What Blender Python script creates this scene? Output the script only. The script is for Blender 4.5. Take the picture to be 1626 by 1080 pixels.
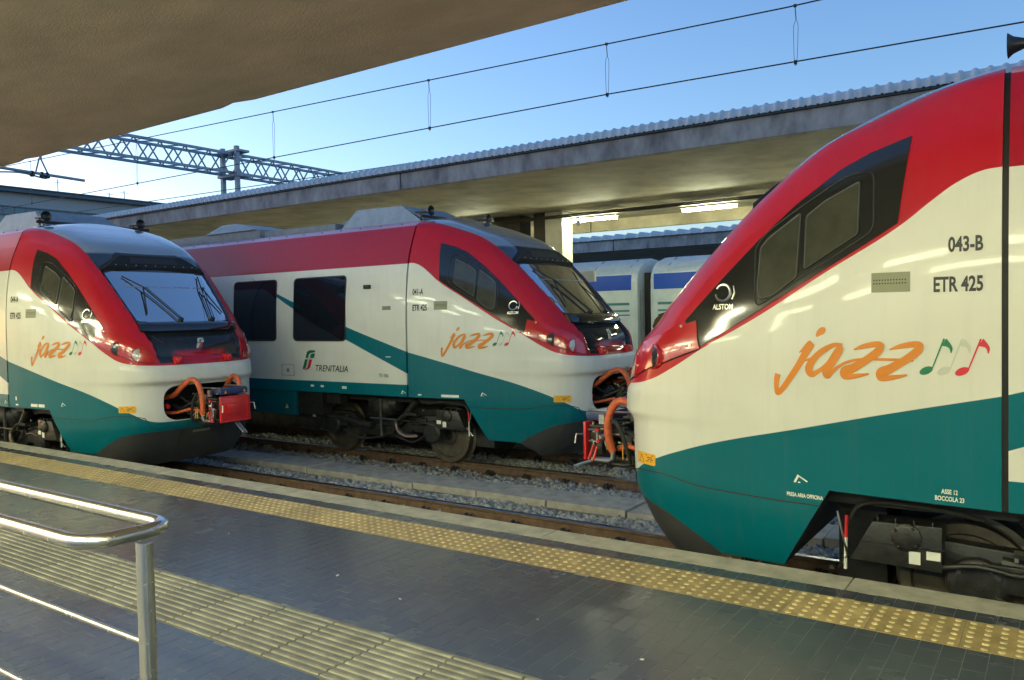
import bpy, bmesh, math, random
import numpy as np
from mathutils import Vector, Matrix
random.seed(7); rng = np.random.default_rng(7)
R = math.radians
for o in list(bpy.data.objects): bpy.data.objects.remove(o)
SC = bpy.context.scene
COL = SC.collection
# ------------------------------------------------------------------ camera, sky, sun, exposure
cd = bpy.data.cameras.new('camera'); cam = bpy.data.objects.new('camera', cd); COL.objects.link(cam)
cd.sensor_width = 36; cd.lens = 1270.0 / 1626 * 36; cd.clip_end = 2000; cd.clip_start = 0.05
cam.matrix_world = (Matrix.Translation((0, 0, 2.1)) @ Matrix.Rotation(R(34.733), 4, 'Z')
                    @ Matrix.Rotation(R(90 - 1.826), 4, 'X') @ Matrix.Rotation(R(-1.168), 4, 'Z'))
SC.camera = cam
world = bpy.data.worlds.new('World'); SC.world = world; world.use_nodes = True
wn = world.node_tree; wn.nodes.clear()
sky = wn.nodes.new('ShaderNodeTexSky'); sky.sky_type = 'NISHITA'; sky.sun_disc = False
SUN_EL, SUN_AZ = 4.0, -95.0           # azimuth measured from +Y, negative = towards -X (left in the picture)
sky.sun_elevation = R(SUN_EL); sky.sun_rotation = R(SUN_AZ)
sky.air_density = 1.0; sky.dust_density = 0.8; sky.ozone_density = 3.0; sky.altitude = 50
tint = wn.nodes.new('ShaderNodeMixRGB'); tint.blend_type = 'MULTIPLY'; tint.inputs[0].default_value = 1
tint.inputs[2].default_value = (1.08, 0.975, 1.05, 1)
bg = wn.nodes.new('ShaderNodeBackground'); bg.inputs[1].default_value = 0.15
wo = wn.nodes.new('ShaderNodeOutputWorld')
wn.links.new(sky.outputs[0], tint.inputs[1]); wn.links.new(tint.outputs[0], bg.inputs[0]); wn.links.new(bg.outputs[0], wo.inputs[0])
sd = bpy.data.lights.new('sun', 'SUN'); sd.energy = 0.08; sd.angle = R(20); sd.color = (1, 0.9, 0.8)
sun = bpy.data.objects.new('sun', sd); COL.objects.link(sun)
az, el = R(SUN_AZ), R(SUN_EL)
sdir = Vector((math.sin(az) * math.cos(el), math.cos(az) * math.cos(el), math.sin(el)))
sun.rotation_euler = sdir.to_track_quat('Z', 'Y').to_euler()
SC.view_settings.view_transform = 'Standard'; SC.view_settings.look = 'None'
SC.view_settings.gamma = 1; SC.view_settings.use_curve_mapping = False
SC.view_settings.exposure = 1.9
LAMP_RGB = (0.97, 1.0, 0.66)
LAMP_NEAR = 12.2
LAMP_FAR = 50.0

# ------------------------------------------------------------------ helpers
def tag(o, label=None, cat=None, group=None, kind=None):
    if label: o['label'] = label
    if cat: o['category'] = cat
    if group: o['group'] = group
    if kind: o['kind'] = kind
    return o
def link(name, data, parent=None, loc=None):
    o = bpy.data.objects.new(name, data); COL.objects.link(o)
    if parent is not None: o.parent = parent
    if loc is not None: o.location = loc
    return o
def empty(name, loc=(0, 0, 0), rz=0):
    o = link(name, None, None, loc); o.rotation_euler = (0, 0, rz); o.empty_display_size = .2; return o

def mat(name, col, rough=.5, metal=0, coat=0, noise=0, nscale=8, bump=0, bscale=60, spec=None, emit=None, rvar=0, col2=None, stretch=None):
    m = bpy.data.materials.new(name); m.use_nodes = True; nt = m.node_tree; b = nt.nodes['Principled BSDF']
    L = nt.links.new
    b.inputs['Base Color'].default_value = (*col, 1); b.inputs['Roughness'].default_value = rough
    b.inputs['Metallic'].default_value = metal; b.inputs['Coat Weight'].default_value = coat; b.inputs['Coat Roughness'].default_value = .06
    if spec is not None: b.inputs['Specular IOR Level'].default_value = spec
    if emit: b.inputs['Emission Color'].default_value = (*emit[0], 1); b.inputs['Emission Strength'].default_value = emit[1]
    if noise or bump or rvar or col2:
        tc = nt.nodes.new('ShaderNodeTexCoord'); src = tc.outputs['Object']
        if stretch:
            mp = nt.nodes.new('ShaderNodeMapping'); mp.inputs['Scale'].default_value = stretch; L(src, mp.inputs[0]); src = mp.outputs[0]
    if noise or rvar or col2:
        n = nt.nodes.new('ShaderNodeTexNoise'); n.inputs['Scale'].default_value = nscale; n.inputs['Detail'].default_value = 6; n.inputs['Roughness'].default_value = .62
        L(src, n.inputs['Vector'])
        if noise or col2:
            cr = nt.nodes.new('ShaderNodeMapRange'); cr.inputs[1].default_value = .32; cr.inputs[2].default_value = .68
            L(n.outputs['Fac'], cr.inputs[0])
            mx = nt.nodes.new('ShaderNodeMixRGB')
            a = tuple(max(0, c * (1 - noise)) for c in col); c2 = col2 if col2 else tuple(min(1, c * (1 + noise)) for c in col)
            mx.inputs[1].default_value = (*a, 1); mx.inputs[2].default_value = (*c2, 1)
            L(cr.outputs[0], mx.inputs[0]); L(mx.outputs[0], b.inputs['Base Color'])
        if rvar:
            rr = nt.nodes.new('ShaderNodeMapRange'); rr.inputs[1].default_value = .3; rr.inputs[2].default_value = .7
            rr.inputs[3].default_value = max(.02, rough - rvar); rr.inputs[4].default_value = min(1, rough + rvar)
            L(n.outputs['Fac'], rr.inputs[0]); L(rr.outputs[0], b.inputs['Roughness'])
    if bump:
        n2 = nt.nodes.new('ShaderNodeTexNoise'); n2.inputs['Scale'].default_value = bscale; n2.inputs['Detail'].default_value = 5; L(src, n2.inputs['Vector'])
        bp = nt.nodes.new('ShaderNodeBump'); bp.inputs['Strength'].default_value = bump; bp.inputs['Distance'].default_value = .01
        L(n2.outputs['Fac'], bp.inputs['Height']); L(bp.outputs[0], b.inputs['Normal'])
    return m

class MB:
    def __init__(s): s.v = []; s.f = []; s.mi = []
    def add(s, vs, fs, mi=0):
        b = len(s.v); s.v += [tuple(map(float, p)) for p in vs]; s.f += [tuple(b + i for i in f) for f in fs]; s.mi += [mi] * len(fs); return s
    def box(s, a, b, mi=0):
        x0, y0, z0 = (min(a[i], b[i]) for i in range(3)); x1, y1, z1 = (max(a[i], b[i]) for i in range(3))
        return s.add([(x0,y0,z0),(x1,y0,z0),(x1,y1,z0),(x0,y1,z0),(x0,y0,z1),(x1,y0,z1),(x1,y1,z1),(x0,y1,z1)],
                     [(0,3,2,1),(4,5,6,7),(0,1,5,4),(1,2,6,5),(2,3,7,6),(3,0,4,7)], mi)
    def cbox(s, c, d, mi=0): return s.box([c[i] - d[i] / 2 for i in range(3)], [c[i] + d[i] / 2 for i in range(3)], mi)
    def tube(s, pts, r, n=8, closed=False, mi=0, sq=None):
        P = [Vector(p) for p in pts]; N = len(P); vs = []; fs = []
        rs = r if hasattr(r, '__len__') else [r] * N
        T = []
        for i in range(N):
            a = P[(i - 1) % N] if (closed or i > 0) else P[i]; b = P[(i + 1) % N] if (closed or i < N - 1) else P[i]
            T.append((b - a).normalized() if (b - a).length > 1e-9 else Vector((1, 0, 0)))
        up = Vector((0, 0, 1)) if abs(T[0].z) < .9 else Vector((0, 1, 0))
        nrm = (up - T[0] * up.dot(T[0])).normalized()
        for i in range(N):
            nrm = (nrm - T[i] * nrm.dot(T[i])); nrm = nrm.normalized() if nrm.length > 1e-6 else T[i].orthogonal().normalized()
            bn = T[i].cross(nrm)
            for k in range(n):
                a = 2 * math.pi * (k + .5) / n
                vs.append(P[i] + (nrm * math.cos(a) + bn * math.sin(a)) * rs[i])
        M = N if closed else N - 1
        for i in range(M):
            j = (i + 1) % N
            for k in range(n): l = (k + 1) % n; fs.append((i*n+k, i*n+l, j*n+l, j*n+k))
        if not closed: fs.append(tuple(range(n - 1, -1, -1))); fs.append(tuple((N - 1) * n + k for k in range(n)))
        return s.add(vs, fs, mi)
    def cyl(s, p0, p1, r, n=16, r2=None, mi=0): return s.tube([p0, p1], [r, r if r2 is None else r2], n, mi=mi)
    def prism(s, poly, vec, mi=0):
        n = len(poly); V = [Vector(p) for p in poly]; W = [p + Vector(vec) for p in V]
        return s.add(V + W, [tuple(range(n - 1, -1, -1)), tuple(range(n, 2 * n))] + [(i, (i + 1) % n, n + (i + 1) % n, n + i) for i in range(n)], mi)
    def lathe(s, o, axis, prof, n=24, mi=0):
        o = Vector(o); ax = Vector(axis).normalized(); e1 = ax.orthogonal().normalized(); e2 = ax.cross(e1); vs = []; fs = []
        for r, t in prof:
            for k in range(n): a = 2 * math.pi * k / n; vs.append(o + ax * t + (e1 * math.cos(a) + e2 * math.sin(a)) * max(r, 1e-4))
        for i in range(len(prof) - 1):
            for k in range(n): l = (k + 1) % n; fs.append((i*n+k, i*n+l, (i+1)*n+l, (i+1)*n+k))
        fs.append(tuple(range(n - 1, -1, -1))); fs.append(tuple((len(prof) - 1) * n + k for k in range(n)))
        return s.add(vs, fs, mi)
    def mesh(s, name, mats, smooth=40, bevel=0):
        me = bpy.data.meshes.new(name); me.from_pydata(s.v, [], s.f); me.polygons.foreach_set('material_index', s.mi)
        for m in (mats if isinstance(mats, (list, tuple)) else [mats]): me.materials.append(m)
        bm = bmesh.new(); bm.from_mesh(me); bmesh.ops.recalc_face_normals(bm, faces=bm.faces)
        if bevel: bmesh.ops.bevel(bm, geom=[e for e in bm.edges if len(e.link_faces) == 2 and e.calc_face_angle(0) > .6], offset=bevel, segments=2, affect='EDGES', profile=.6)
        bm.to_mesh(me); bm.free()
        if smooth: me.polygons.foreach_set('use_smooth', [True] * len(me.polygons)); me.set_sharp_from_angle(angle=R(smooth))
        return me
    def build(s, name, mats, parent=None, smooth=40, bevel=0, loc=None): return link(name, s.mesh(name, mats, smooth, bevel), parent, loc)

def pchip(xs, ys):
    xs = np.array(xs, float); ys = np.array(ys, float); h = np.diff(xs); dl = np.diff(ys) / h; m = np.zeros(len(xs))
    for i in range(1, len(xs) - 1):
        if dl[i-1] * dl[i] > 0: w1 = 2*h[i]+h[i-1]; w2 = h[i]+2*h[i-1]; m[i] = (w1+w2) / (w1/dl[i-1] + w2/dl[i])
    m[0] = dl[0]; m[-1] = dl[-1]
    def f(x):
        x = np.clip(np.asarray(x, float), xs[0], xs[-1]); i = np.clip(np.searchsorted(xs, x) - 1, 0, len(h) - 1); t = (x - xs[i]) / h[i]
        return (2*t**3-3*t**2+1)*ys[i] + (t**3-2*t**2+t)*h[i]*m[i] + (-2*t**3+3*t**2)*ys[i+1] + (t**3-t**2)*h[i]*m[i+1]
    return f
def catmull(P, k=6):
    P = [np.array(p, float) for p in P]; out = []
    for i in range(len(P) - 1):
        a = P[i-1] if i else 2*P[0]-P[1]; b, c = P[i], P[i+1]; d = P[i+2] if i + 2 < len(P) else 2*P[-1]-P[-2]
        for j in range(k):
            t = j / k; out.append(.5*((2*b) + (c-a)*t + (2*a-5*b+4*c-d)*t*t + (3*b-a-3*c+d)*t**3))
    out.append(P[-1]); return out

# ------------------------------------------------------------------ materials
M = {}
M['conc_floor'] = mat('kerb_concrete', (.42, .39, .27), .8, noise=.28, nscale=6, bump=.35, bscale=90)
M['tile'] = mat('dark_paving', (.070, .077, .078), .25, noise=.13, nscale=1.1, bump=.02, bscale=160, rvar=.05)
M['tile2'] = mat('dark_paving_worn', (.076, .083, .083), .27, noise=.13, nscale=1.3, bump=.02, bscale=140, rvar=.05)
M['grout'] = mat('paving_joint', (.15, .155, .14), .35, noise=.6, nscale=2.5)
M['yellow'] = mat('yellow_tactile', (.43, .31, .11), .55, noise=.25, nscale=7, bump=.15, bscale=120)
M['yelldome'] = mat('yellow_dome', (.62, .50, .23), .5, noise=.2, nscale=30)
M['tact'] = mat('grey_tactile', (.165, .165, .125), .5, noise=.25, nscale=9, bump=.1)
M['tactrib'] = mat('cream_rib', (.32, .31, .215), .45, noise=.2, nscale=12)
M['ballast'] = mat('ballast_stone', (.30, .30, .28), .85, noise=.5, nscale=14, bump=.4, bscale=70)
M['ballast_bed'] = mat('ballast_bed', (.15, .145, .13), .9, noise=.4, nscale=12, bump=.6, bscale=40)
M['rust'] = mat('rusty_rail', (.12, .068, .040), .8, noise=.35, nscale=10, bump=.2, bscale=80, col2=(.17, .105, .065))
M['railtop'] = mat('rail_head', (.30, .29, .30), .28, metal=1, noise=.25, nscale=14, stretch=(.3, 4, 4))
M['sleeper'] = mat('sleeper_concrete', (.33, .30, .23), .85, noise=.3, nscale=9, bump=.3)
M['slab'] = mat('walkway_concrete', (.34, .32, .27), .85, noise=.25, nscale=5, bump=.35, bscale=70)
M['canopy'] = mat('canopy_soffit', (.60, .47, .375), .8, noise=.13, nscale=2.6, bump=.5, bscale=85, stretch=(.6, 1.2, 1))
M['soffit2'] = mat('far_soffit', (.42, .37, .26), .75, noise=.32, nscale=1.3, bump=.35, bscale=30)
M['fascia'] = mat('weathered_fascia', (.33, .32, .31), .85, noise=.5, nscale=3.2, bump=.5, bscale=40, stretch=(1, 1, .45))
M['sheet'] = mat('corrugated_sheet', (.55, .60, .63), .5, noise=.12, nscale=4)
M['steel'] = mat('stainless_tube', (.60, .60, .57), .24, metal=1, rvar=.05, nscale=30)
M['galv'] = mat('galvanised_steel', (.22, .27, .31), .5, metal=.5, noise=.2)
M['wire'] = mat('copper_wire', (.05, .055, .06), .5, metal=.5)
M['black'] = mat('black_gloss_panel', (.012, .014, .014), .10, coat=.6)
M['glass'] = mat('dark_window_glass', (.035, .04, .036), .04, coat=.4, spec=.8)
M['cabglass'] = mat('cab_side_glass', (.045, .047, .035), .06, coat=.5, noise=.25, nscale=5)
M['screen'] = mat('windscreen_glass', (.02, .025, .028), .03, coat=.8, spec=.9)
M['screen'].node_tree.nodes['Principled BSDF'].inputs['IOR'].default_value = 5.0
M['rubber'] = mat('black_rubber', (.015, .015, .015), .6)
M['seal'] = mat('grey_seal', (.16, .17, .14), .4); M['wseal'] = mat('window_seal', (.05, .052, .045), .4)
M['dark'] = mat('underframe_black', (.016, .016, .015), .55, noise=.4, nscale=12)
M['gear'] = mat('greasy_black_casting', (.020, .020, .018), .42, noise=.5, nscale=14, bump=.2)
M['skirt'] = mat('charcoal_skirt', (.045, .045, .043), .55, noise=.25, nscale=10)
M['wheel'] = mat('wheel_steel', (.14, .12, .09), .5, metal=.6, noise=.3)
M['orange'] = mat('orange_hose', (.55, .11, .035), .55, noise=.25, nscale=25)
M['redp'] = mat('red_paint', (.60, .018, .022), .35, coat=.3)
M['label'] = mat('white_label', (.72, .72, .62), .5)
M['stick'] = mat('yellow_sticker', (.75, .38, .02), .45)
M['ink'] = mat('black_lettering', (.02, .02, .02), .5)
M['cream'] = mat('white_lettering', (.72, .74, .64), .5)
M['jazz'] = mat('orange_lettering', (.60, .19, .006), .45)
M['ngreen'] = mat('green_lettering', (.0, .16, .07), .45)
M['nwhite'] = mat('pale_lettering', (.46, .49, .41), .45)
M['nred'] = mat('red_lettering', (.55, .01, .03), .45)
M['lens'] = mat('lamp_lens', (.45, .45, .42), .12, coat=.8, noise=.5, nscale=60)
M['lensdark'] = mat('unlit_lamp', (.03, .03, .03), .15, coat=.5)
M['chrome'] = mat('bare_metal', (.55, .54, .5), .3, metal=1)
M['acgrey'] = mat('roof_unit_grey', (.26, .30, .34), .55, noise=.15, metal=.2)
M['acdark'] = mat('roof_unit_end', (.15, .18, .21), .55, noise=.2)
M['blue'] = mat('blue_plastic', (.02, .035, .12), .4)
M['plate'] = mat('olive_plate', (.22, .23, .14), .5)
M['colw'] = mat('pale_lit_column', (.75, .75, .62), .7, noise=.12, nscale=5)
M['cold'] = mat('dark_shaded_column', (.06, .055, .04), .7, noise=.2)
M['tube'] = mat('lit_tube', (1, 1, 1), .5, emit=(LAMP_RGB, LAMP_FAR))
M['tubenear'] = mat('lit_platform_tube', (1, 1, 1), .5, emit=(LAMP_RGB, LAMP_NEAR))
M['lampbody'] = mat('lamp_housing', (.5, .5, .45), .5)
M['coachw'] = mat('coach_white', (.47, .55, .60), .4, coat=.2, noise=.08, nscale=3)
M['coachb'] = mat('coach_blue', (.006, .06, .42), .35, coat=.3)
M['coacht'] = mat('coach_teal', (.04, .17, .19), .4)
M['coachroof'] = mat('coach_roof', (.36, .43, .48), .5, noise=.12)
M['bwall'] = mat('office_wall', (.34, .36, .37), .8, noise=.1)
M['bglass'] = mat('office_glass', (.05, .13, .17), .15)
M['bdark'] = mat('office_eaves', (.07, .10, .12), .6)

def livery(name, cab):
    """paint scheme and a roof sky sheen as flat print in the train's own coordinates"""
    m = bpy.data.materials.new(name); m.use_nodes = True; nt = m.node_tree; b = nt.nodes['Principled BSDF']; L = nt.links.new; N = nt.nodes.new
    tc = N('ShaderNodeTexCoord'); sp = N('ShaderNodeSeparateXYZ'); L(tc.outputs['Object'], sp.inputs[0])
    X, Y, Z = sp.outputs
    def math_(op, a, c, cl=False):
        n = N('ShaderNodeMath'); n.operation = op; n.use_clamp = cl
        for i, v in enumerate((a, c)):
            if v is None: continue
            if isinstance(v, (int, float)): n.inputs[i].default_value = v
            else: L(v, n.inputs[i])
        return n.outputs[0]
    def curve(src, pts, lo, hi, ylo, yhi):
        t = math_('DIVIDE', math_('SUBTRACT', src, lo), hi - lo, True); n = N('ShaderNodeFloatCurve'); L(t, n.inputs['Value'])
        c = n.mapping.curves[0]; P = [((x - lo) / (hi - lo), (y - ylo) / (yhi - ylo)) for x, y in pts]
        c.points[0].location = P[0]; c.points[1].location = P[-1]
        for q in P[1:-1]: c.points.new(*q)
        for q in c.points: q.handle_type = 'AUTO_CLAMPED'
        n.mapping.update(); return math_('ADD', math_('MULTIPLY', n.outputs[0], yhi - ylo), ylo)
    def above(v, f, soft=.0025): return math_('ADD', math_('DIVIDE', math_('SUBTRACT', v, f), soft), .5, True)
    def mix(fac, a, c):
        n = N('ShaderNodeMixRGB'); L(fac, n.inputs[0])
        for i, v in ((1, a), (2, c)):
            if isinstance(v, tuple): n.inputs[i].default_value = (*v, 1)
            else: L(v, n.inputs[i])
        return n.outputs[0]
    WHITE, RED, TEAL, DARK = (.64, .64, .57), (.42, .010, .022), (.0, .122, .152), (.045, .045, .043)
    nz = N('ShaderNodeTexNoise'); nz.inputs['Scale'].default_value = 2.2; nz.inputs['Detail'].default_value = 7; L(tc.outputs['Object'], nz.inputs['Vector'])
    if cab:
        red = above(Z, curve(X, [(0,2.845),(.08,2.84),(.21,2.79),(.34,2.70),(.5,2.575),(.94,2.315),(1.36,2.06),(1.78,1.835),(2.03,1.69),(2.2,1.61),(2.4,1.565),(2.7,1.54)], 0, 2.7, 0, 4))
        tl = above(curve(X, [(0,1.605),(.55,1.48),(1.1,1.345),(1.7,1.195),(1.95,1.115),(2.15,1.04),(2.33,.95),(2.43,.87),(2.5,.835),(2.7,.83)], 0, 2.7, 0, 4), Z)
        dk = above(curve(X, [(0,.2),(1.5,.30),(1.66,.42),(1.80,.50),(1.95,.58),(2.11,.655),(2.3,.70),(2.45,.72),(2.7,.72)], 0, 2.7, 0, 4), Z)
        ay = math_('ABSOLUTE', Y, None)
        fr = math_('MULTIPLY', above(curve(Z, [(1.5,.58),(1.62,.60),(1.97,.67),(2.1,.70),(2.8,.77),(3.1,.80),(3.3,.84),(3.45,.9),(3.56,.95)], 1.5, 3.56, 0, 1), ay), above(Z, 1.575))
        frred = math_('MULTIPLY', above(1.715, Z, .07), above(.37, ay, .10))
        c = mix(tl, WHITE, TEAL); c = mix(dk, c, DARK); c = mix(red, c, RED)
        c = mix(fr, c, mix(frred, mix(above(Z, 3.03, .03), (.018, .022, .026), (.20, .23, .26)), RED))  # roof tone lightened to paint in the sky's reflection
        rough = math_('ADD', math_('MULTIPLY', dk, .3), math_('SUBTRACT', .34, math_('MULTIPLY', fr, .26)))
        L(math_('ADD', math_('MULTIPLY', math_('MULTIPLY', fr, above(Z, 2.1)), 1.9), 1.5), b.inputs['IOR'])
    else:
        red = above(Z, 2.84)
        ridge = above(Z, 3.385)
        s1 = curve(X, [(-4,2.98),(-3.5,2.80),(-2.73,2.49),(-1.21,1.97),(0,1.605)], -4, 0, 0, 4)
        s2 = curve(X, [(-4,3.0),(-3.5,2.80),(-2.73,2.43),(-2.38,2.26),(-1.24,1.79),(0,1.30)], -4, 0, 0, 4)
        sash = math_('MULTIPLY', math_('MULTIPLY', above(s1, Z), above(Z, s2)), above(X, -3.6))
        tl = math_('MAXIMUM', sash, above(1.15, Z))
        c = mix(tl, WHITE, TEAL); c = mix(red, c, (.33, .008, .022)); c = mix(ridge, c, (.42, .20, .30))
        rough = .34
    mr = N('ShaderNodeMapRange'); mr.inputs[1].default_value = .35; mr.inputs[2].default_value = .75; mr.inputs[3].default_value = 1.0; mr.inputs[4].default_value = .92
    L(nz.outputs['Fac'], mr.inputs[0])
    mm = N('ShaderNodeMixRGB'); mm.blend_type = 'MULTIPLY'; mm.inputs[0].default_value = 1; L(c, mm.inputs[1]); L(mr.outputs[0], mm.inputs[2])
    mp = N('ShaderNodeMapping'); mp.inputs['Scale'].default_value = (9, 9, .7); L(tc.outputs['Object'], mp.inputs[0])
    n3 = N('ShaderNodeTexNoise'); n3.inputs['Scale'].default_value = 1.6; n3.inputs['Detail'].default_value = 8; n3.inputs['Roughness'].default_value = .7; L(mp.outputs[0], n3.inputs['Vector'])
    m3 = N('ShaderNodeMapRange'); m3.inputs[1].default_value = .5; m3.inputs[2].default_value = .8; m3.inputs[3].default_value = 0; m3.inputs[4].default_value = .10; L(n3.outputs['Fac'], m3.inputs[0])
    dm = N('ShaderNodeMixRGB'); L(m3.outputs[0], dm.inputs[0]); L(mm.outputs[0], dm.inputs[1]); dm.inputs[2].default_value = (.16, .14, .10, 1)
    L(dm.outputs[0], b.inputs['Base Color'])
    if isinstance(rough, float): b.inputs['Roughness'].default_value = rough
    else: L(rough, b.inputs['Roughness'])
    b.inputs['Coat Weight'].default_value = .22; b.inputs['Coat Roughness'].default_value = .04; b.inputs['Specular IOR Level'].default_value = .2
    return m
M['cab'] = livery('cab_livery', True); M['car'] = livery('car_livery', False)

# ------------------------------------------------------------------ ground, platforms, tracks
def sheet(name, x0, x1, y0, y1, z, m, th=.0):
    mb = MB()
    if th: mb.box((x0, y0, z - th), (x1, y1, z))
    else: mb.add([(x0,y0,z),(x1,y0,z),(x1,y1,z),(x0,y1,z)], [(0,1,2,3)])
    return tag(mb.build(name, m, smooth=0), kind='structure')
sheet('ground', -400, 120, -60, 400, -.32, M['ballast_bed'])
PZ = .55
plat = sheet('platform', -45, 14, -8, 4.60, PZ - .0007, M['grout'], .9)
farplat = sheet('far_platform', -45, 14, 11.05, 19.2, PZ, M['conc_floor'], .9)
# concrete kerb stones along the platform edge
x = -45.0
kerbm = {}
while x < 6:
    w = 2.0
    mb = MB(); mb.box((0.003, 0, -.28), (w - .003, .245, 0))
    if 'k' not in kerbm: kerbm['k'] = mb.mesh('kerb_stone', M['conc_floor'], smooth=0, bevel=.008)
    link('kerb_stone', kerbm['k'], plat, (x, 4.602, PZ - .001)); x += w
# dark paving: rows of small tiles, long joints across the platform
TW, TL_ = .0925, .19
def tile_mesh(name, m, w, l):
    mb = MB(); e = .0013
    mb.add([(e,e,-.012),(w-e,e,-.012),(w-e,l-e,-.012),(e,l-e,-.012),(e*1.2,e*1.2,0),(w-e*1.2,e*1.2,0),(w-e*1.2,l-e*1.2,0),(e*1.2,l-e*1.2,0)],
           [(4,5,6,7),(0,1,5,4),(1,2,6,5),(2,3,7,6),(3,0,4,7)])
    return mb.mesh(name, m, smooth=0)
tiles = []
def lay(y0, y1, x0, x1):
    i = 0; xx = x0
    while xx < x1:
        off = (i * .37 % 1) * TL_; yy = y0 - off
        while yy < y1:
            a, b_ = max(yy, y0), min(yy + TL_, y1)
            if b_ - a > .02: tiles.append((xx, a, b_ - a))
            yy += TL_
        xx += TW; i += 1
lay(.1, 2.305, -13, .6); lay(2.805, 4.08, -16, .9); lay(4.46, 4.602, -16, .9)
def near_score(t):
    x, y, l = t; d = math.hypot(x, y)
    fx = -math.sin(R(34.7)) * x + math.cos(R(34.7)) * y; lx = math.cos(R(34.7)) * x + math.sin(R(34.7)) * y
    if fx <= .1 or abs(lx / fx) > .66 or 1.55 / fx * 1270 + 500 > 1085: return 1e9
    return d
full = sorted([t for t in tiles if abs(t[2] - TL_) < 1e-6], key=near_score)
chosen = set(full[:300])
tm = [tile_mesh('paving_tile', M['tile'], TW, TL_), tile_mesh('paving_tile', M['tile2'], TW, TL_)]
for t in chosen:
    o = link('paving_tile', tm[int(rng.random() < .3)], plat, (t[0], t[1], PZ + rng.uniform(-.0002, .0002)))
    o.rotation_euler = (rng.uniform(-.0008, .0008), rng.uniform(-.0015, .0015), 0)
mb = MB(); e = .00155
for t in tiles:
    if t in chosen: continue
    x, y, l = t; z = PZ + rng.uniform(-.0002, .0002); tl, t2 = rng.uniform(-.0001, .0001, 2)
    mb.add([(x+.0013,y+.0013,PZ-.012),(x+TW-.0013,y+.0013,PZ-.012),(x+TW-.0013,y+l-.0013,PZ-.012),(x+.0013,y+l-.0013,PZ-.012),
            (x+e,y+e,z+tl),(x+TW-e,y+e,z+t2),(x+TW-e,y+l-e,z-tl),(x+e,y+l-e,z-t2)], [(4,5,6,7),(0,1,5,4),(1,2,6,5),(2,3,7,6),(3,0,4,7)], int(rng.random() < .3))
tag(mb.build('paving_tiles', [M['tile'], M['tile2']], plat, smooth=0), kind='stuff')
for (a, b_, c, d) in ((-45, -13, .1, 2.305), (-45, -16, 2.805, 4.08), (-45, -16, 4.46, 4.602), (-45, 14, -8, .1)):
    mb = MB(); mb.box((a, c, PZ - .01), (b_, d, PZ - .0005)); mb.build('far_paving', M['tile'], plat, smooth=0)
# yellow domed strip
mb = MB(); mb.box((.002, 0, -.012), (.398, .378, 0))
for i in range(6):
    for j in range(6):
        cx, cy = .033 + i * .0668 , .031 + j * .0632
        mb.lathe((cx, cy, -.001), (0, 0, 1), [(.0165, 0), (.0145, .0035), (.010, .0055), (.004, .006)], 8, mi=1)
yms = []
for k, f in enumerate((1.0, .86, 1.1, .94)):
    ma = mat('yellow_tactile_worn', tuple(c * f for c in (.43, .31, .11)), .55, noise=.3, nscale=5 + k, bump=.15, bscale=120); mc = mat('yellow_dome_worn', tuple(c * f for c in (.60, .49, .23)), .5, noise=.3, nscale=9)
    yms.append(mb.mesh('tactile_warning_plate', [ma, mc], smooth=60))
x = -30
while x < 1.8: link('tactile_warning_plate', yms[int(rng.integers(4))], plat, (x, 4.081, PZ + rng.uniform(0, .0012))); x += .4
# ribbed guidance strip
mb = MB(); mb.box((.003, 0, -.012), (.383, .498, 0))
for j in range(10):
    y0 = .012 + j * .0492
    mb.add([(.006,y0,0),(.380,y0,0),(.380,y0+.006,.005),(.006,y0+.006,.005),(.380,y0+.020,.005),(.006,y0+.020,.005),(.380,y0+.026,0),(.006,y0+.026,0)],
           [(0,1,2,3),(3,2,4,5),(5,4,6,7)], 1)
gms = []
for k, f in enumerate((1.0, .85, 1.12, .93)):
    ma = mat('grey_tactile_worn', tuple(c * f for c in (.17, .17, .13)), .5, noise=.3, nscale=6 + k, bump=.1); mc = mat('cream_rib_worn', tuple(c * f for c in (.27, .265, .19)), .5, noise=.35, nscale=7 + k)
    gms.append(mb.mesh('tactile_guidance_plate', [ma, mc], smooth=0))
x = -4.21 - .386 * 50
while x < .6: link('tactile_guidance_plate', gms[int(rng.integers(4))], plat, (x, 2.306, PZ + rng.uniform(0, .0012))); x += .386
# litter flecks on the paving
for k, (x, y) in enumerate([(-2.9, 1.75), (-3.6, 3.3), (-3.0, 3.2), (-2.2, 3.35), (-5.0, 3.55), (-1.55, 3.2)]):
    mb = MB(); s = rng.uniform(.006, .010)
    mb.add([(-s,-s*.6,0),(s*.9,-s*.5,.001),(s,s*.6,.003),(-s*.7,s*.7,.001)], [(0,1,2,3)]); mb.prism([(-s,-s*.6,-.001),(s*.9,-s*.5,0),(s,s*.6,.002),(-s*.7,s*.7,0)], (0,0,-.001))
    o = mb.build('paper_scrap', M['label'], None, smooth=0, loc=(x, y, PZ + .004)); o.rotation_euler[2] = k * 1.3
    tag(o, ['scrap of paper on the paving in front of the handrail', 'pale fleck of litter between the two tactile strips, leftmost', 'pale fleck of litter on dark paving by its scratches',
            'pale fleck of litter on dark paving near the bright reflection', 'far pale fleck of litter near the yellow strip', 'rightmost pale fleck of litter on dark paving'][k], 'litter')

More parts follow.
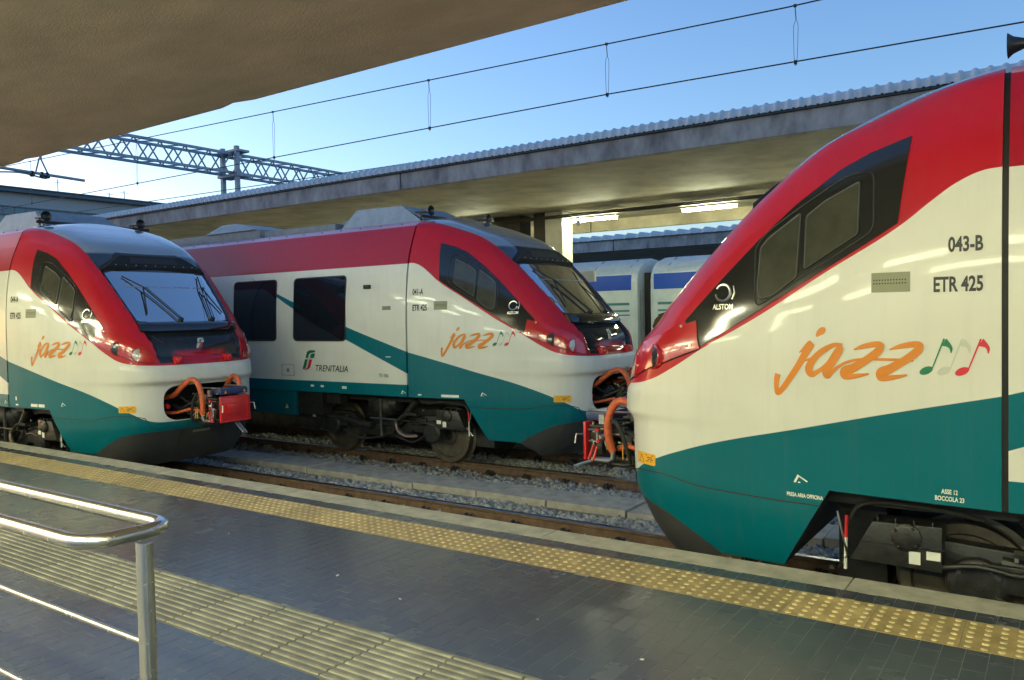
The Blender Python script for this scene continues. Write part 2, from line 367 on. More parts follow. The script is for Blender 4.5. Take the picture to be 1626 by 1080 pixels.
# tracks
HG = .63
rail_prof = [(-.060,-.150),(.060,-.150),(.060,-.138),(.012,-.122),(.010,-.045),(.034,-.032),(.035,-.006),(.029,0),(-.029,0),(-.035,-.006),(-.034,-.032),(-.010,-.045),(-.012,-.122),(-.060,-.138)]
def rail_mesh(x0, x1):
    mb = MB(); n = len(rail_prof); vs = [(x0, a, z) for a, z in rail_prof] + [(x1, a, z) for a, z in rail_prof]
    for i in range(n): j = (i + 1) % n; mb.f.append((i, j, n + j, n + i)); mb.mi.append(1 if i in (6, 7, 8) else 0)
    mb.f += [tuple(range(n - 1, -1, -1)), tuple(range(n, 2 * n))]; mb.mi += [0, 0]; mb.v = vs
    return mb.mesh('rail', [M['rust'], M['railtop']], smooth=0)
railm = rail_mesh(-70, 25)
mb = MB(); pf = [(-.15,-.2),(.15,-.2),(.11,0),(-.11,0)]
mb.prism([(a, -1.0, -.165 + z) for a, z in pf], (0, 2.0, 0)); slm = mb.mesh('sleeper', M['sleeper'], smooth=0, bevel=.008)
mb = MB(); mb.box((-.05, .045, -.148), (.05, .12, -.125)); mb.tube(catmull([(-.04,.11,-.115),(-.045,.06,-.085),(0,.05,-.10),(.045,.06,-.085),(.04,.11,-.115)], 4), .010, 6); mb.cyl((0,.09,-.125), (0,.09,-.06), .016, 6)
clm = mb.mesh('rail_clip', M['gear'], smooth=30)
for yc, lab in ((6.31, 'rusty railway track beside the platform under the two facing trains'), (9.66, 'rusty railway track under the middle train marked 041-A'), (21.4, 'railway track under the blue and white coaches'), (24.9, 'farthest railway track, before the farthest canopy')):
    t = empty('railway_track', (0, yc, 0)); tag(t, lab, 'track', 'station tracks')
    for s in (-1, 1): link('rail', railm, t, (0, s * HG, 0))
    if yc > 15: continue
    x = -24.0
    while x < 0:
        link('sleeper', slm, t, (x, 0, 0))
        for s in (-1, 1):
            if yc < 7 and s < 0: continue
            o = link('rail_clip', clm, t, (x, s * HG, 0)); o.rotation_euler[2] = math.pi
            o = link('rail_clip', clm, t, (x, s * HG, 0))
        x += .62
# walkway slabs between the tracks
wk = tag(MB().box((-45, 7.72, -.30), (8, 8.25, -.13)).build('walkway', M['ballast_bed'], smooth=0), kind='structure')
x = -3.9 - 1.02 * 28
while x < 2:
    mb = MB(); j = rng.uniform(-.012, .012, 8)
    mb.prism([(.008, j[0], -.10), (1.01, j[1], -.10), (1.012 + j[4] * .3, .53 + j[2], -.10), (.006, .53 + j[3], -.10)], (0, 0, .085))
    o = mb.build('walkway_slab', M['slab'], wk, smooth=0, bevel=.006, loc=(x, 7.715, -.035 + rng.uniform(-.012, .012))); o.rotation_euler = (rng.uniform(-.012, .012), rng.uniform(-.008, .008), rng.uniform(-.008, .008)); x += 1.02
# ballast stones
def stones(n, xr, yr, zf, s0, s1):
    base = np.array([(-1,-1,-1),(1,-1,-1),(1,1,-1),(-1,1,-1),(-1,-1,1),(1,-1,1),(1,1,1),(-1,1,1)], float) * .5
    F = np.array([(0,3,2),(0,2,1),(4,5,6),(4,6,7),(0,1,5),(0,5,4),(1,2,6),(1,6,5),(2,3,7),(2,7,6),(3,0,4),(3,4,7)])
    X = rng.uniform(*xr, n); Y = rng.uniform(*yr, n); S = rng.uniform(s0, s1, n)
    V = base[None] * (1 + rng.uniform(-.42, .42, (n, 8, 3))) * (S[:, None, None] * rng.uniform(.65, 1.25, (n, 1, 3)))
    q = rng.normal(size=(n, 4)); q /= np.linalg.norm(q, axis=1)[:, None]; w, a, b_, c = q.T
    Rm = np.stack([1-2*(b_*b_+c*c),2*(a*b_-c*w),2*(a*c+b_*w),2*(a*b_+c*w),1-2*(a*a+c*c),2*(b_*c-a*w),2*(a*c-b_*w),2*(b_*c+a*w),1-2*(a*a+b_*b_)], 1).reshape(n, 3, 3)
    V = np.einsum('nij,nkj->nki', Rm, V) + np.stack([X, Y, zf(X, Y)], 1)[:, None]
    return V.reshape(-1, 3), (F[None] + 8 * np.arange(n)[:, None, None]).reshape(-1, 3)
def zb(X, Y): return -.175 + .018 * np.sin(X * 3.1) * np.sin(Y * 5) + rng.uniform(-.018, .018, len(X))
VV, FF, o_ = [], [], 0
for n, xr, yr in ((9000, (-13, -1.2), (6.98, 7.76)), (9500, (-13, -1.2), (8.2, 9.06)), (2500, (-24, -13), (6.9, 9.1)), (5000, (-13, -1.2), (6.2, 6.95)), (7000, (-13, -1.2), (9.0, 11.0))):
    v, f = stones(n, xr, yr, zb, .04, .075); VV.append(v); FF.append(f + o_); o_ += len(v)
V = np.concatenate(VV); Fc = np.concatenate(FF); me = bpy.data.meshes.new('ballast')
me.vertices.add(len(V)); me.vertices.foreach_set('co', V.ravel()); me.loops.add(Fc.size); me.loops.foreach_set('vertex_index', Fc.ravel().astype(np.int32))
me.polygons.add(len(Fc)); me.polygons.foreach_set('loop_start', np.arange(0, Fc.size, 3, dtype=np.int32)); me.update(calc_edges=True); me.materials.append(M['ballast'])
tag(link('ballast', me), 'grey crushed stone ballast between the rails', 'ballast', kind='stuff')
tag(MB().box((-60, 4.9, -.31), (20, 11.04, -.19)).build('track_bed', M['ballast_bed'], smooth=0), kind='structure')

# ------------------------------------------------------------------ canopies
def rough_slab(x0, x1, y0, y1, z0, z1, step, amp):
    mb = MB(); n = int((x1 - x0) / step); P = []
    for i in range(n + 1):
        x = x0 + (x1 - x0) * i / n; j = rng.uniform(-amp, amp, 2)
        if rng.random() < .1: j[1] += amp * 2
        c = 0 if amp < .003 or rng.random() > .09 else rng.uniform(.015, .05)
        P.append([(x, y0, z0), (x, y1 - .03 - c, z0), (x, y1 + j[0] - c * .6, z0 + .02 + abs(j[1]) + c * .4), (x, y1, z1), (x, y0, z1)])
    vs = [q for p in P for q in p]; fs = []
    for i in range(n):
        for k in range(5): l = (k + 1) % 5; fs.append((i*5+k, i*5+l, (i+1)*5+l, (i+1)*5+k))
    fs += [(4,3,2,1,0), tuple(n*5+k for k in range(5))]
    return mb.add(vs, fs)
can1 = empty('platform_canopy', (0, 0, 0)); tag(can1, 'brown concrete canopy overhead, its underside filling the upper left', 'canopy')
rough_slab(-40, 14, -6, 4.4, 3.95, 4.25, .22, .004).build('roof_slab', M['canopy'], can1, smooth=0)
for x in (-22, -10, 3):
    MB().cbox((x, -2.2, 2.25), (.5, .5, 3.42)).build('column', M['colw'], can1, smooth=0, bevel=.02)
def canopy(root, x0, x1, y0, y1, zb_, zt, joints, pitch=.16, mf=None, ms=None):
    xs = [x0] + joints + [x1]
    for a, b_ in zip(xs[:-1], xs[1:]):
        s = rough_slab(a + .012, b_ - .012, y0 + .16, y1, zb_ + .02, zb_ + .12, 1.5, .002); s.build('soffit_panel', ms or M['soffit2'], root, smooth=0)
        MB().box((a + .02, y0, zb_), (b_ - .02, y0 + .155, zt)).build('fascia_panel', mf or M['fascia'], root, smooth=0, bevel=.006)
        MB().box((a + .02, y1 + .005, zb_ - .27), (b_ - .02, y1 + .15, zt)).build('rear_fascia_panel', ms or M['soffit2'], root, smooth=0, bevel=.006)
    mb = MB(); n = int((x1 - x0) / (pitch / 6)); vs = []; fs = []
    for i in range(n + 1):
        x = x0 + i * pitch / 6; h = max(0, math.sin(2 * math.pi * i / 6.0)) ** .8 * pitch * .17
        vs += [(x, y0 - .062 - h, zt + .03), (x, y0 - .055 - h, zt + .12), (x, y0 + .02, zt + .165 + h), (x, y1, zt + .30 + h)]
    for i in range(n):
        for k in range(3): fs.append((4*i+k, 4*i+4+k, 4*i+5+k, 4*i+1+k))
    mb.add(vs, fs); mb.build('corrugated_roof', M['sheet'], root, smooth=50)
    MB().box((x0, y0 - .045, zt + .006), (x1, y0 - .003, zt + .04)).build('gutter_edge', M['bdark'], root, smooth=0)
    mb = MB(); i = 0; x = x0
    while x < x1: mb.cbox((x + pitch * .75, y0 - .06, zt + .032), (.025, .03, .02)); x += pitch
    tag(mb.build('roof_clips', M['rubber'], root, smooth=0), kind='stuff')
can2 = empty('far_canopy', (0, 11.4, 0)); tag(can2, 'long weathered concrete canopy with corrugated roof over the far platform', 'canopy')
canr = empty('tmp'); bpy.data.objects.remove(canr)
class Off: pass
def mk_canopy(root, *a, **k):
    n0 = set(bpy.data.objects); canopy(root, *a, **k)
    for o in set(bpy.data.objects) - n0: o.location = -Vector(root.location)
mk_canopy(can2, -60, 12, 11.4, 18.8, 4.52, 4.82, [-43, -32.1, -21.2, -10.41, .4])
can3 = empty('background_canopy', (0, 27, 0)); tag(can3, 'farthest concrete canopy, seen above the blue and white coaches', 'canopy')
mk_canopy(can3, -60, 12, 27, 34, 4.42, 4.80, [-40, -27, -14, -8.6, 2], pitch=.5)
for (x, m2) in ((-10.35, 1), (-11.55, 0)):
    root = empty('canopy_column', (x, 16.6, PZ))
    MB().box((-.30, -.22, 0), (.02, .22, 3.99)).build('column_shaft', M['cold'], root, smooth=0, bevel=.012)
    MB().box((.04, -.24, 0), (.52, .24, 3.98)).build('lit_facing', M['colw'] if m2 else M['cold'], root, smooth=0, bevel=.012)  # dark shaft and pale facing paint the column's shaded and lit sides
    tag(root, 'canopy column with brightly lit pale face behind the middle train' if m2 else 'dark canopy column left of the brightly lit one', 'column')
mb = MB(); mb.box((-30, 16.30, 4.36), (10, 16.42, 4.43)); mb.tube([(-30, 16.2, 4.40), (10, 16.2, 4.40)], .02, 6)
o = mb.build('cable_tray', M['cold'], None, smooth=0); tag(o, 'dark cable tray running along the underside of the far canopy', 'cable tray')
for i, x in enumerate((-28, -22, -16, -12.5, -9.1, -6.3, -3.5, 0)):
    mb = MB(); mb.box((x - .62, 16.52, 4.325), (x + .62, 16.68, 4.36)); root = empty('strip_lamp', (x, 16.6, 4.34)); 
    o = mb.build('lamp_housing', M['lampbody'], root, smooth=0, bevel=.006); o.location = (-x, -16.6, -4.34)
    o = MB().tube([(x - .6, 16.6, 4.285), (x + .6, 16.6, 4.285)], .024, 10).build('lit_tube', M['tube'], root); o.location = (-x, -16.6, -4.34)
    lab = {-9.1: 'lit strip lamp under the far canopy beside the pale column', -6.3: 'lit strip lamp under the far canopy just above the right train'}.get(x, 'strip lamp under the far canopy, hidden behind the trains')
    tag(root, lab, 'lamp', 'strip lamps under the far canopy')
mb = MB(); mb.lathe((-9.35, 16.3, 4.20), (.5, -.75, -.45), [(.02, -.09), (.05, -.08), (.06, .02), (.045, .04)], 12); mb.cyl((-9.35, 16.3, 4.22), (-9.35, 16.3, 4.36), .02, 8)
tag(mb.build('security_camera', M['lampbody'], None), 'small pale camera hanging below the strip lamp by the column', 'camera')
# platform lamps under the near canopy
for x in np.arange(-21, 8, 2.25):
    for y in (-.5, -3.4):
        root = empty('platform_lamp', (x, y, 3.95))
        MB().cbox((0, 0, -.03), (1.3, .06, .06)).build('lamp_housing', M['lampbody'], root, smooth=0, bevel=.01)
        MB().tube([(-.62, 0, -.17), (-.6, 0, -.17), (.6, 0, -.17), (.62, 0, -.17)], [.06, .10, .10, .06], 16).build('lit_diffuser', M['tubenear'], root)
        tag(root, 'strip lamp under the canopy above the camera, outside the picture', 'lamp', 'strip lamps under the near canopy')

# ------------------------------------------------------------------ trains: x = distance from the cab joint towards the nose, y = across (camera side negative), z above the rail
HW = 1.274
UT = pchip([.24,.35,.5,.65,.8,1.0,1.27,1.30,1.36,1.5,1.56,1.81,2.03,2.10,2.28,2.52,2.75,2.91,3.04,3.17,3.28,3.36,3.42,3.48,3.52,3.56],
           [2.16,2.28,2.40,2.48,2.55,2.56,2.565,2.575,2.625,2.615,2.585,2.52,2.33,2.28,2.12,1.89,1.66,1.475,1.315,1.13,.88,.66,.48,.30,.17,.05])
SS = pchip([.24,.4,.7,.98,1.9,2.3,2.58,2.84,3.0,3.11,3.25,3.385,3.44,3.49,3.53,3.56],
           [.14,.07,.02,0,0,.012,.035,.075,.115,.155,.21,.27,.37,.56,.80,1.10])
DO = pchip([0,.04,.11,.19,.245,.34,.48,.68,.85,1.05,1.274], [2.6,2.1,1.5,1.0,.7,.35,.165,.062,.032,.01,0])
def ya(z): return np.interp(z, [1.5,1.62,1.97,2.1,2.8,3.1,3.3,3.45,3.56], [.58,.60,.67,.70,.77,.80,.84,.9,.95])
def sstep(a, b, x): t = np.clip((x - a) / (b - a), 0, 1); return t * t * (3 - 2 * t)
def raw(oc, z):
    ut = UT(z); s = SS(z); k = 2.6 / ut; u = ut - DO(oc) / k; o = s + (HW - s) * oc / HW
    return u, HW - o                                     # x, |y|
def recess(ay, z): return .045 * sstep(0, .02, ya(z) - ay) * sstep(1.60, 1.66, z) * sstep(3.0, 2.86, z)
def surf(oc, z, off=0.0, rec=True):
    """point on the camera-side (y<0) half of the cab, pushed out along the normal"""
    e = 1e-3
    def P(a, b): u, y = raw(a, b); return np.array([float(u), -float(y), float(b)])
    p = P(oc, z); a2 = min(oc + e, HW); a1 = max(oc - e, 0)
    n = np.cross(P(a2, z) - P(a1, z), P(oc, z + e) - P(oc, z - e)); n /= np.linalg.norm(n) + 1e-12
    d = np.array([p[0] - .9, p[1], p[2] - 2.0])
    if n @ d < 0: n = -n
    return p + n * (off - (recess(-p[1], z) if rec else 0)), n
_oc = np.linspace(0, HW, 2000)
def oc_at_u(u, z):
    if u <= 0: return 0.0
    uu, _ = raw(_oc, z); return float(np.interp(u, uu, _oc))
def oc_at_y(ay, z): s = float(SS(z)); return float(np.clip((HW - ay - s) * HW / (HW - s), 0, HW))
def side(u, z, off=.004, sgn=-1):
    if u <= 0: p = np.array([u, -(HW - float(SS(z))) - off, z])
    else: p, _ = surf(oc_at_u(u, z), z, off, False)
    if sgn > 0: p = p * np.array([1, -1, 1])
    return p
def front(y, z, off=.004):
    p, n = surf(oc_at_y(abs(y), z), z, off); p = p.copy()
    if y > 0: p[1] = -p[1]
    return p
def cutgrid(poly, du=.06, dv=.06):
    bm = bmesh.new(); bm.faces.new([bm.verts.new((a, b_, 0)) for a, b_ in poly])
    A = np.array(poly)
    for ax, st in ((0, du), (1, dv)):
        k = math.floor(A[:, ax].min() / st) + 1
        while k * st < A[:, ax].max():
            co = [0, 0, 0]; no = [0, 0, 0]; co[ax] = k * st; no[ax] = 1
            bmesh.ops.bisect_plane(bm, geom=bm.verts[:] + bm.edges[:] + bm.faces[:], plane_co=co, plane_no=no, dist=1e-5); k += 1
    bm.verts.ensure_lookup_table(); bm.verts.index_update()
    v = [(q.co.x, q.co.y) for q in bm.verts]; f = [[q.index for q in fc.verts] for fc in bm.faces]
    be = [(e.verts[0].index, e.verts[1].index) for e in bm.edges if len(e.link_faces) == 1]; bm.free()
    return v, f, be
def patch(mb, poly, fn, off=.006, depth=.012, mi=0, du=.06, dv=.06):
    """surface piece with a rim: fn(a, b, off) -> 3D point"""
    v, f, be = cutgrid(poly, du, dv); n = len(v)
    vs = [fn(a, b_, off) for a, b_ in v] + [fn(a, b_, off - depth) for a, b_ in v]
    return mb.add(vs, [tuple(q) for q in f] + [(i, j, n + j, n + i) for i, j in be], mi)
def smooth_poly(P, k=4):
    P = [np.array(p, float) for p in P]; n = len(P); out = []
    for i in range(n):
        a, b_, c, d = P[i-1], P[i], P[(i+1) % n], P[(i+2) % n]
        for j in range(k): t = j / k; out.append(tuple(.5*((2*b_)+(c-a)*t+(2*a-5*b_+4*c-d)*t*t+(3*b_-a-3*c+d)*t**3)))
    return out
def round_poly(P, r, k=4):
    P = [np.array(p, float) for p in P]; n = len(P); out = []
    for i in range(n):
        a, b_, c = P[i-1], P[i], P[(i+1) % n]; d1 = a - b_; d2 = c - b_; l1, l2 = np.linalg.norm(d1), np.linalg.norm(d2); q = min(r, l1 * .45, l2 * .45)
        s, e = b_ + d1 / l1 * q, b_ + d2 / l2 * q
        for j in range(k + 1): t = j / k; out.append(tuple((1-t)**2*s + 2*t*(1-t)*b_ + t*t*e))
    return out

def cab_shell():
    zs = np.unique(np.concatenate([np.linspace(.26, 1.2, 22), np.linspace(1.2, 1.68, 34), np.linspace(1.68, 2.9, 40), np.linspace(2.9, 3.3, 18), np.linspace(3.3, 3.558, 22)]))
    vv = np.linspace(0, 1, 60) ** 1.35; ocs = vv * HW
    NZ, NJ = len(zs), 2 * len(ocs) - 1; G = np.zeros((NZ, NJ, 3))
    for i, z in enumerate(zs):
        u, y = raw(ocs, z); h = np.stack([u, -y, np.full_like(u, z)], 1)
        G[i, :len(ocs)] = h; m = h[-2::-1].copy(); m[:, 1] *= -1; G[i, len(ocs):] = m
    du = np.gradient(G, axis=1); dz = np.gradient(G, axis=0); n = np.cross(du, dz); n /= np.linalg.norm(n, axis=2)[..., None] + 1e-12
    cen = np.array([.9, 0, 2.0]); flip = np.sum(n * (G - cen), axis=2) < 0; n[flip] *= -1
    G = G - n * recess(np.abs(G[..., 1]), G[..., 2])[..., None]
    G[:, 0, 0] = 0; G[:, -1, 0] = 0
    mb = MB(); mb.v = [tuple(q) for q in G.reshape(-1, 3)]; I = lambda i, j: i * NJ + j
    for i in range(NZ - 1):
        for j in range(NJ - 1): mb.f.append((I(i, j), I(i, j+1), I(i+1, j+1), I(i+1, j)))
        mb.f.append((I(i, NJ-1), I(i, 0), I(i+1, 0), I(i+1, NJ-1)))
    for row in (0, NZ - 1):
        for j in range(NJ // 2 - 0): 
            a, b_, c, d = I(row, j), I(row, j+1), I(row, NJ-2-j), I(row, NJ-1-j)
            if len({a, b_, c, d}) == 4: mb.f.append((a, b_, c, d))
            elif len({a, b_, d}) == 3: mb.f.append((a, b_, d))
    mb.mi = [0] * len(mb.f)
    me = mb.mesh('cab_shell', [M['cab'], M['dark']], smooth=0)
    o = link('cab_tmp', me)
    cut = []
    mb = MB(); mb.prism([(-.5,-2,.98),(.91,-2,.98),(1.22,-2,.44),(1.66,-2,.425),(1.85,-2,.30),(2.0,-2,.1),(-.5,-2,.1)], (0, 4, 0)); cut.append(mb)
    mb = MB(); mb.prism([(1.9, a, b_) for a, b_ in round_poly([(-.56,.845),(.56,.845),(.56,1.285),(-.56,1.285)], .2, 8)], (1.2, 0, 0)); cut.append(mb)
    for c in cut:
        co = link('cut_tmp', c.mesh('cut', [M['dark'], M['dark']], smooth=0)); co.data.polygons.foreach_set('material_index', [1] * len(co.data.polygons))
        md = o.modifiers.new('b', 'BOOLEAN'); md.operation = 'DIFFERENCE'; md.solver = 'EXACT'; md.object = co; md.material_mode = 'INDEX'
    bpy.context.view_layer.update(); dg = bpy.context.evaluated_depsgraph_get(); me2 = bpy.data.meshes.new_from_object(o.evaluated_get(dg))
    for q in [q for q in bpy.data.objects if q.name.startswith(('cab_tmp', 'cut_tmp'))]: bpy.data.objects.remove(q)
    me2.name = 'cab_shell'; me2.polygons.foreach_set('use_smooth', [True] * len(me2.polygons)); me2.set_sharp_from_angle(angle=R(32))
    if len(me2.materials) < 2: me2.materials.append(M['dark'])
    return me2

STUFF = {'bolts', 'bolt_heads', 'roof_bolts', 'small_valves', 'warning_triangles', 'pipe_fittings', 'brake_hose'}
class Node:
    def __init__(s, name, me, kids=(), label=None): s.name, s.me, s.kids, s.label = name, me, list(kids), label
def inst(n, parent):
    o = link(n.name, n.me, parent)
    if n.label: o['label'] = n.label
    if n.name in STUFF: o['kind'] = 'stuff'
    for k in n.kids: inst(k, o)
    return o
def both(fn):                                            # run a builder for both sides
    return [fn(-1), fn(1)]
PANEL = [(.46,3.10),(.52,2.585),(.7,2.475),(1.09,2.25),(1.38,2.08),(1.83,1.825),(1.915,2.03),(1.66,2.29),(1.38,2.56),(1.14,2.765),(.87,2.955),(.69,3.035)]
WIN1 = [(1.36,2.50),(1.31,2.56),(1.10,2.705),(1.11,2.30),(1.27,2.185),(1.35,2.165),(1.37,2.24)]
WIN2 = [(1.06,2.68),(.95,2.76),(.74,2.86),(.74,2.54),(1.06,2.345)]
FRAME = [(.66,2.92),(.65,2.55),(1.385,2.11),(1.40,2.52),(1.30,2.62),(1.08,2.76),(.83,2.905)]
def sfn(sg): return lambda a, b_, off: side(a, b_, off, sg)
def nose_nodes():
    T = []
    T.append(Node('cab_shell', cab_shell()))
    for sg in (-1, 1):
        pm_ = patch(MB(), PANEL, sfn(sg), .007, .016).mesh('cab_side_panel', M['black'], smooth=30)
        kids = []
        for W in (WIN1, WIN2):
            w = round_poly(W, .02, 3)
            g_ = patch(MB(), w, sfn(sg), .0115, .01).mesh('side_window', M['cabglass'], smooth=30)
            s_ = MB().tube([side(a, b_, .012, sg) for a, b_ in w], .006, 6, True).mesh('window_seal', M['wseal'])
            kids += [Node('side_window', g_), Node('window_seal', s_)]
        f_ = MB().tube([side(a, b_, .009, sg) for a, b_ in round_poly(FRAME, .06, 4)], .0055, 6, True).mesh('window_frame', M['rubber'])
        kids.append(Node('window_frame', f_)); T.append(Node('cab_side_panel', pm_, kids))
        # lamp housing
        HP = [(.275,2.03),(.36,1.93),(.50,1.83),(.60,1.70),(.65,1.59),(.56,1.582),(.42,1.63),(.31,1.72),(.235,1.84)]
        def hf(a, b_, off, sg=sg):
            p, _ = surf(a, b_, off, False); return p * np.array([1, -sg, 1])
        hm = patch(MB(), HP, hf, .012, .02, du=.04, dv=.04).mesh('lamp_housing', M['redhouse'], smooth=30)
        kids = [Node('housing_seam', MB().tube([hf(a, b_, .008) for a, b_ in HP], .005, 5, True).mesh('housing_seam', M['rubber']))]
        for oc, z, lm in ((.335, 1.775, 'lensdark'), (.485, 1.69, 'lens')):
            p, n = surf(oc, z, .012, False); n = n * np.array([1, -sg, 1]); p = p * np.array([1, -sg, 1]); n = Vector(n); n = (n + Vector((.4, 0, .0))).normalized(); p = np.array(p) - np.array(n) * .004
            rim = MB().lathe(p, n, [(.094, -.05), (.094, -.004), (.088, .0), (.083, -.004)], 24).mesh('lamp_rim', M['redhouse'])
            ln = MB().lathe(Vector(p) + n * .001, n, [(.082, -.02), (.082, -.004), (.06, .0), (.02, .002)], 20).mesh('headlamp', M[lm])
            kids += [Node('headlamp', ln), Node('lamp_rim', rim)]
        for oc, z in ((.30, 1.99), (.255, 1.86)):
            p, n = surf(oc, z, .012, False); p = p * np.array([1, -sg, 1]); n = n * np.array([1, -sg, 1])
            kids.append(Node('screw', MB().lathe(p, n, [(.011, 0), (.009, .005)], 8).mesh('screw', M['chrome'])))
        T.append(Node('lamp_housing', hm, kids))
        # seam above the skirt panel
        pts = [side(u, z, .002, sg) for u, z in catmull([(.965,.875),(1.4,.875),(1.8,.885),(2.1,.93),(2.28,.93)], 5)]
        pts += [front(sg * a, b_, .002) for a, b_ in ((.84,.925),(.76,.90),(.70,.80),(.62,.75),(.3,.735))]
        T.append(Node('skirt_seam', MB().tube(pts, .005, 5).mesh('skirt_seam', M['rubber'])))
    # windscreen and its frame
    WS = round_poly([(-.685,2.115),(.685,2.115),(.75,2.80),(-.75,2.80)], .06, 4)
    T.append(Node('windscreen', patch(MB(), WS, front, .010, .02, du=.07, dv=.05).mesh('windscreen', M['screen'], smooth=60),
        [Node('windscreen_seal', MB().tube([front(a, b_, .011) for a, b_ in WS], .012, 6, True).mesh('windscreen_seal', M['rubber'])),
         Node('sun_blind', patch(MB(), [(-.6,2.58),(.6,2.58),(.6,2.592),(-.6,2.592)], front, .013, .006, du=.1).mesh('sun_blind', M['acgrey'], smooth=0))]))
    mb = MB(); B = [(1.50,.765,2.785),(1.525,.69,2.845),(1.425,.45,3.003),(1.24,.44,3.06),(1.20,.62,2.99),(1.2,.76,2.86)]
    L_ = [(x, -y, z) for x, y, z in B]; Rr = B; n = len(B)
    mb.add(L_ + Rr, [(0,n,n+1,1),(1,n+1,n+2,2),(2,n+2,n+3,3),(0,1,2),(0,2,5),(2,3,4),(2,4,5),(n,n+2,n+1),(n,n+5,n+2),(n+2,n+4,n+3),(n+2,n+5,n+4),(3,n+3,n+4,4),(4,n+4,n+5,5),(5,n+5,n,0)])
    grille = MB().prism([(1.503,-.36,2.89),(1.503,.36,2.89),(1.448,.33,2.978),(1.448,-.33,2.978)], (-.01, 0, 0)).mesh('grille', M['rubber'], smooth=0)
    bolts = MB()
    for i in range(9): bolts.lathe((1.514, -.56 + .14 * i, 2.865), (1, 0, .4), [(.008, 0), (.006, .006)], 6)
    T.append(Node('visor', mb.mesh('visor', M['visor'], smooth=0, bevel=.008), [Node('grille', grille), Node('bolts', bolts.mesh('bolts', M['chrome']))]))
    # wiper tray
    mb = MB(); ys = np.linspace(-.70, .70, 25); vs = []; prof = [(.0, 2.10), (.075, 2.085), (.10, 2.04), (.085, 1.985), (.03, 1.955), (-.03, 1.95)]
    for y in ys:
        sh = 1 - .55 * sstep(.58, .70, abs(y))
        for o_, z in prof: p = front(y, 2.06, .0); vs.append((p[0] + o_ * sh + (2.06 - z) * .55, y, z if abs(y) < .6 else z * .9 + 2.05 * .1))
    K = len(prof); fs = [(i*K+k, i*K+k+1, (i+1)*K+k+1, (i+1)*K+k) for i in range(24) for k in range(K - 1)] + [tuple(range(K)), tuple(24*K+k for k in range(K))]
    T.append(Node('wiper_tray', mb.add(vs, fs).mesh('wiper_tray', M['black'], smooth=50)))
    for y0, y1, z1 in ((-.12, -.55, 2.70), (.36, .56, 2.72)):
        b0 = front(y0, 2.12, .05); b1 = front(y0 + (y1 - y0) * .62, 2.12 + (z1 - 2.12) * .75, .055); kids = []
        e0 = front(y0 + (y1 - y0) * .35, 2.28, .035); e1 = front(y1, z1, .03); e2 = front(y1 - .02 * np.sign(y1), 2.2, .03)
        arm = MB().tube([b0, b1], .010, 6); arm.tube([np.array(b0) + (0, .035, 0), np.array(b1) + (0, .035, 0)], .006, 6); arm.lathe(b0, (1, 0, 1), [(.035, -.03), (.03, .02)], 10)
        bl = MB().tube([front(y1 * 1.02, z1 + .02, .028), b1, front(y1 * 1.02 + .05, 2.22, .028)], .010, 6)
        T.append(Node('wiper', arm.mesh('wiper', M['rubber']), [Node('wiper_blade', bl.mesh('wiper_blade', M['rubber']))]))
    # hatch lines, knobs
    T.append(Node('hatch_seam', MB().tube([front(a, b_, .002) for a, b_ in ((-.58,1.95),(-.50,1.86),(-.33,1.665),(-.26,1.655),(.26,1.655),(.33,1.665),(.50,1.86),(.58,1.95))], .005, 5).mesh('hatch_seam', M['rubber'])))
    for y in (-.385, .34):
        p = front(y, 1.61, 0)
        T.append(Node('red_knob', MB().box(p + np.array((-.02, -.045, -.045)), p + np.array((.06, .045, .045))).lathe(p + np.array((.06, 0, 0)), (1, 0, -.3), [(.035, 0), (.03, .04)], 10).mesh('red_knob', M['redp'], bevel=.008)))
    # coupler: shank, head, red cover, electric head, hoses, stay
    c = MB(); c.cyl((2.0, 0, .99), (2.95, 0, .99), .075, 14); c.lathe((2.35, 0, .99), (1, 0, 0), [(.12, 0), (.14, .03), (.14, .12), (.1, .16)], 18)
    c.cbox((3.04, 0, .98), (.24, .32, .26)); c.cbox((2.9, 0, .82), (.3, .26, .05)); c.tube([(2.7,-.12,.86),(2.9,-.16,.86),(3.12,-.14,.84)], .03, 8)
    c.tube([(2.55,.0,1.13),(2.7,-.1,1.08),(2.9,-.14,1.0)], .03, 8); c.tube([(2.3,-.3,1.0),(2.6,-.25,.93),(2.85,-.15,.92)], .04, 8)
    kids = []
    rc = MB(); rc.cbox((3.175, 0, .985), (.025, .44, .33)); rc.cbox((3.20, -.05, .99), (.06, .17, .14)); rc.cbox((3.19, .17, .985), (.012, .016, .30)); rc.cbox((3.19, -.2, .985), (.012, .016, .30)); rc.cbox((3.19, 0, 1.14), (.014, .42, .015)); rc.cbox((3.19, 0, .83), (.014, .42, .015))
    kids.append(Node('red_cover', rc.mesh('red_cover', M['redp'], bevel=.006)))
    eh = MB(); eh.cbox((3.06, .01, 1.205), (.20, .40, .075)); kids.append(Node('electric_head', eh.mesh('electric_head', M['blue'], bevel=.012)))
    ys_ = MB()
    for y in (-.13, .15): ys_.prism([(3.172, y - .02, 1.185), (3.172, y + .02, 1.185), (3.172, y, 1.222)], (.003, 0, 0))
    kids.append(Node('warning_triangles', ys_.mesh('warning_triangles', M['stick'], smooth=0)))
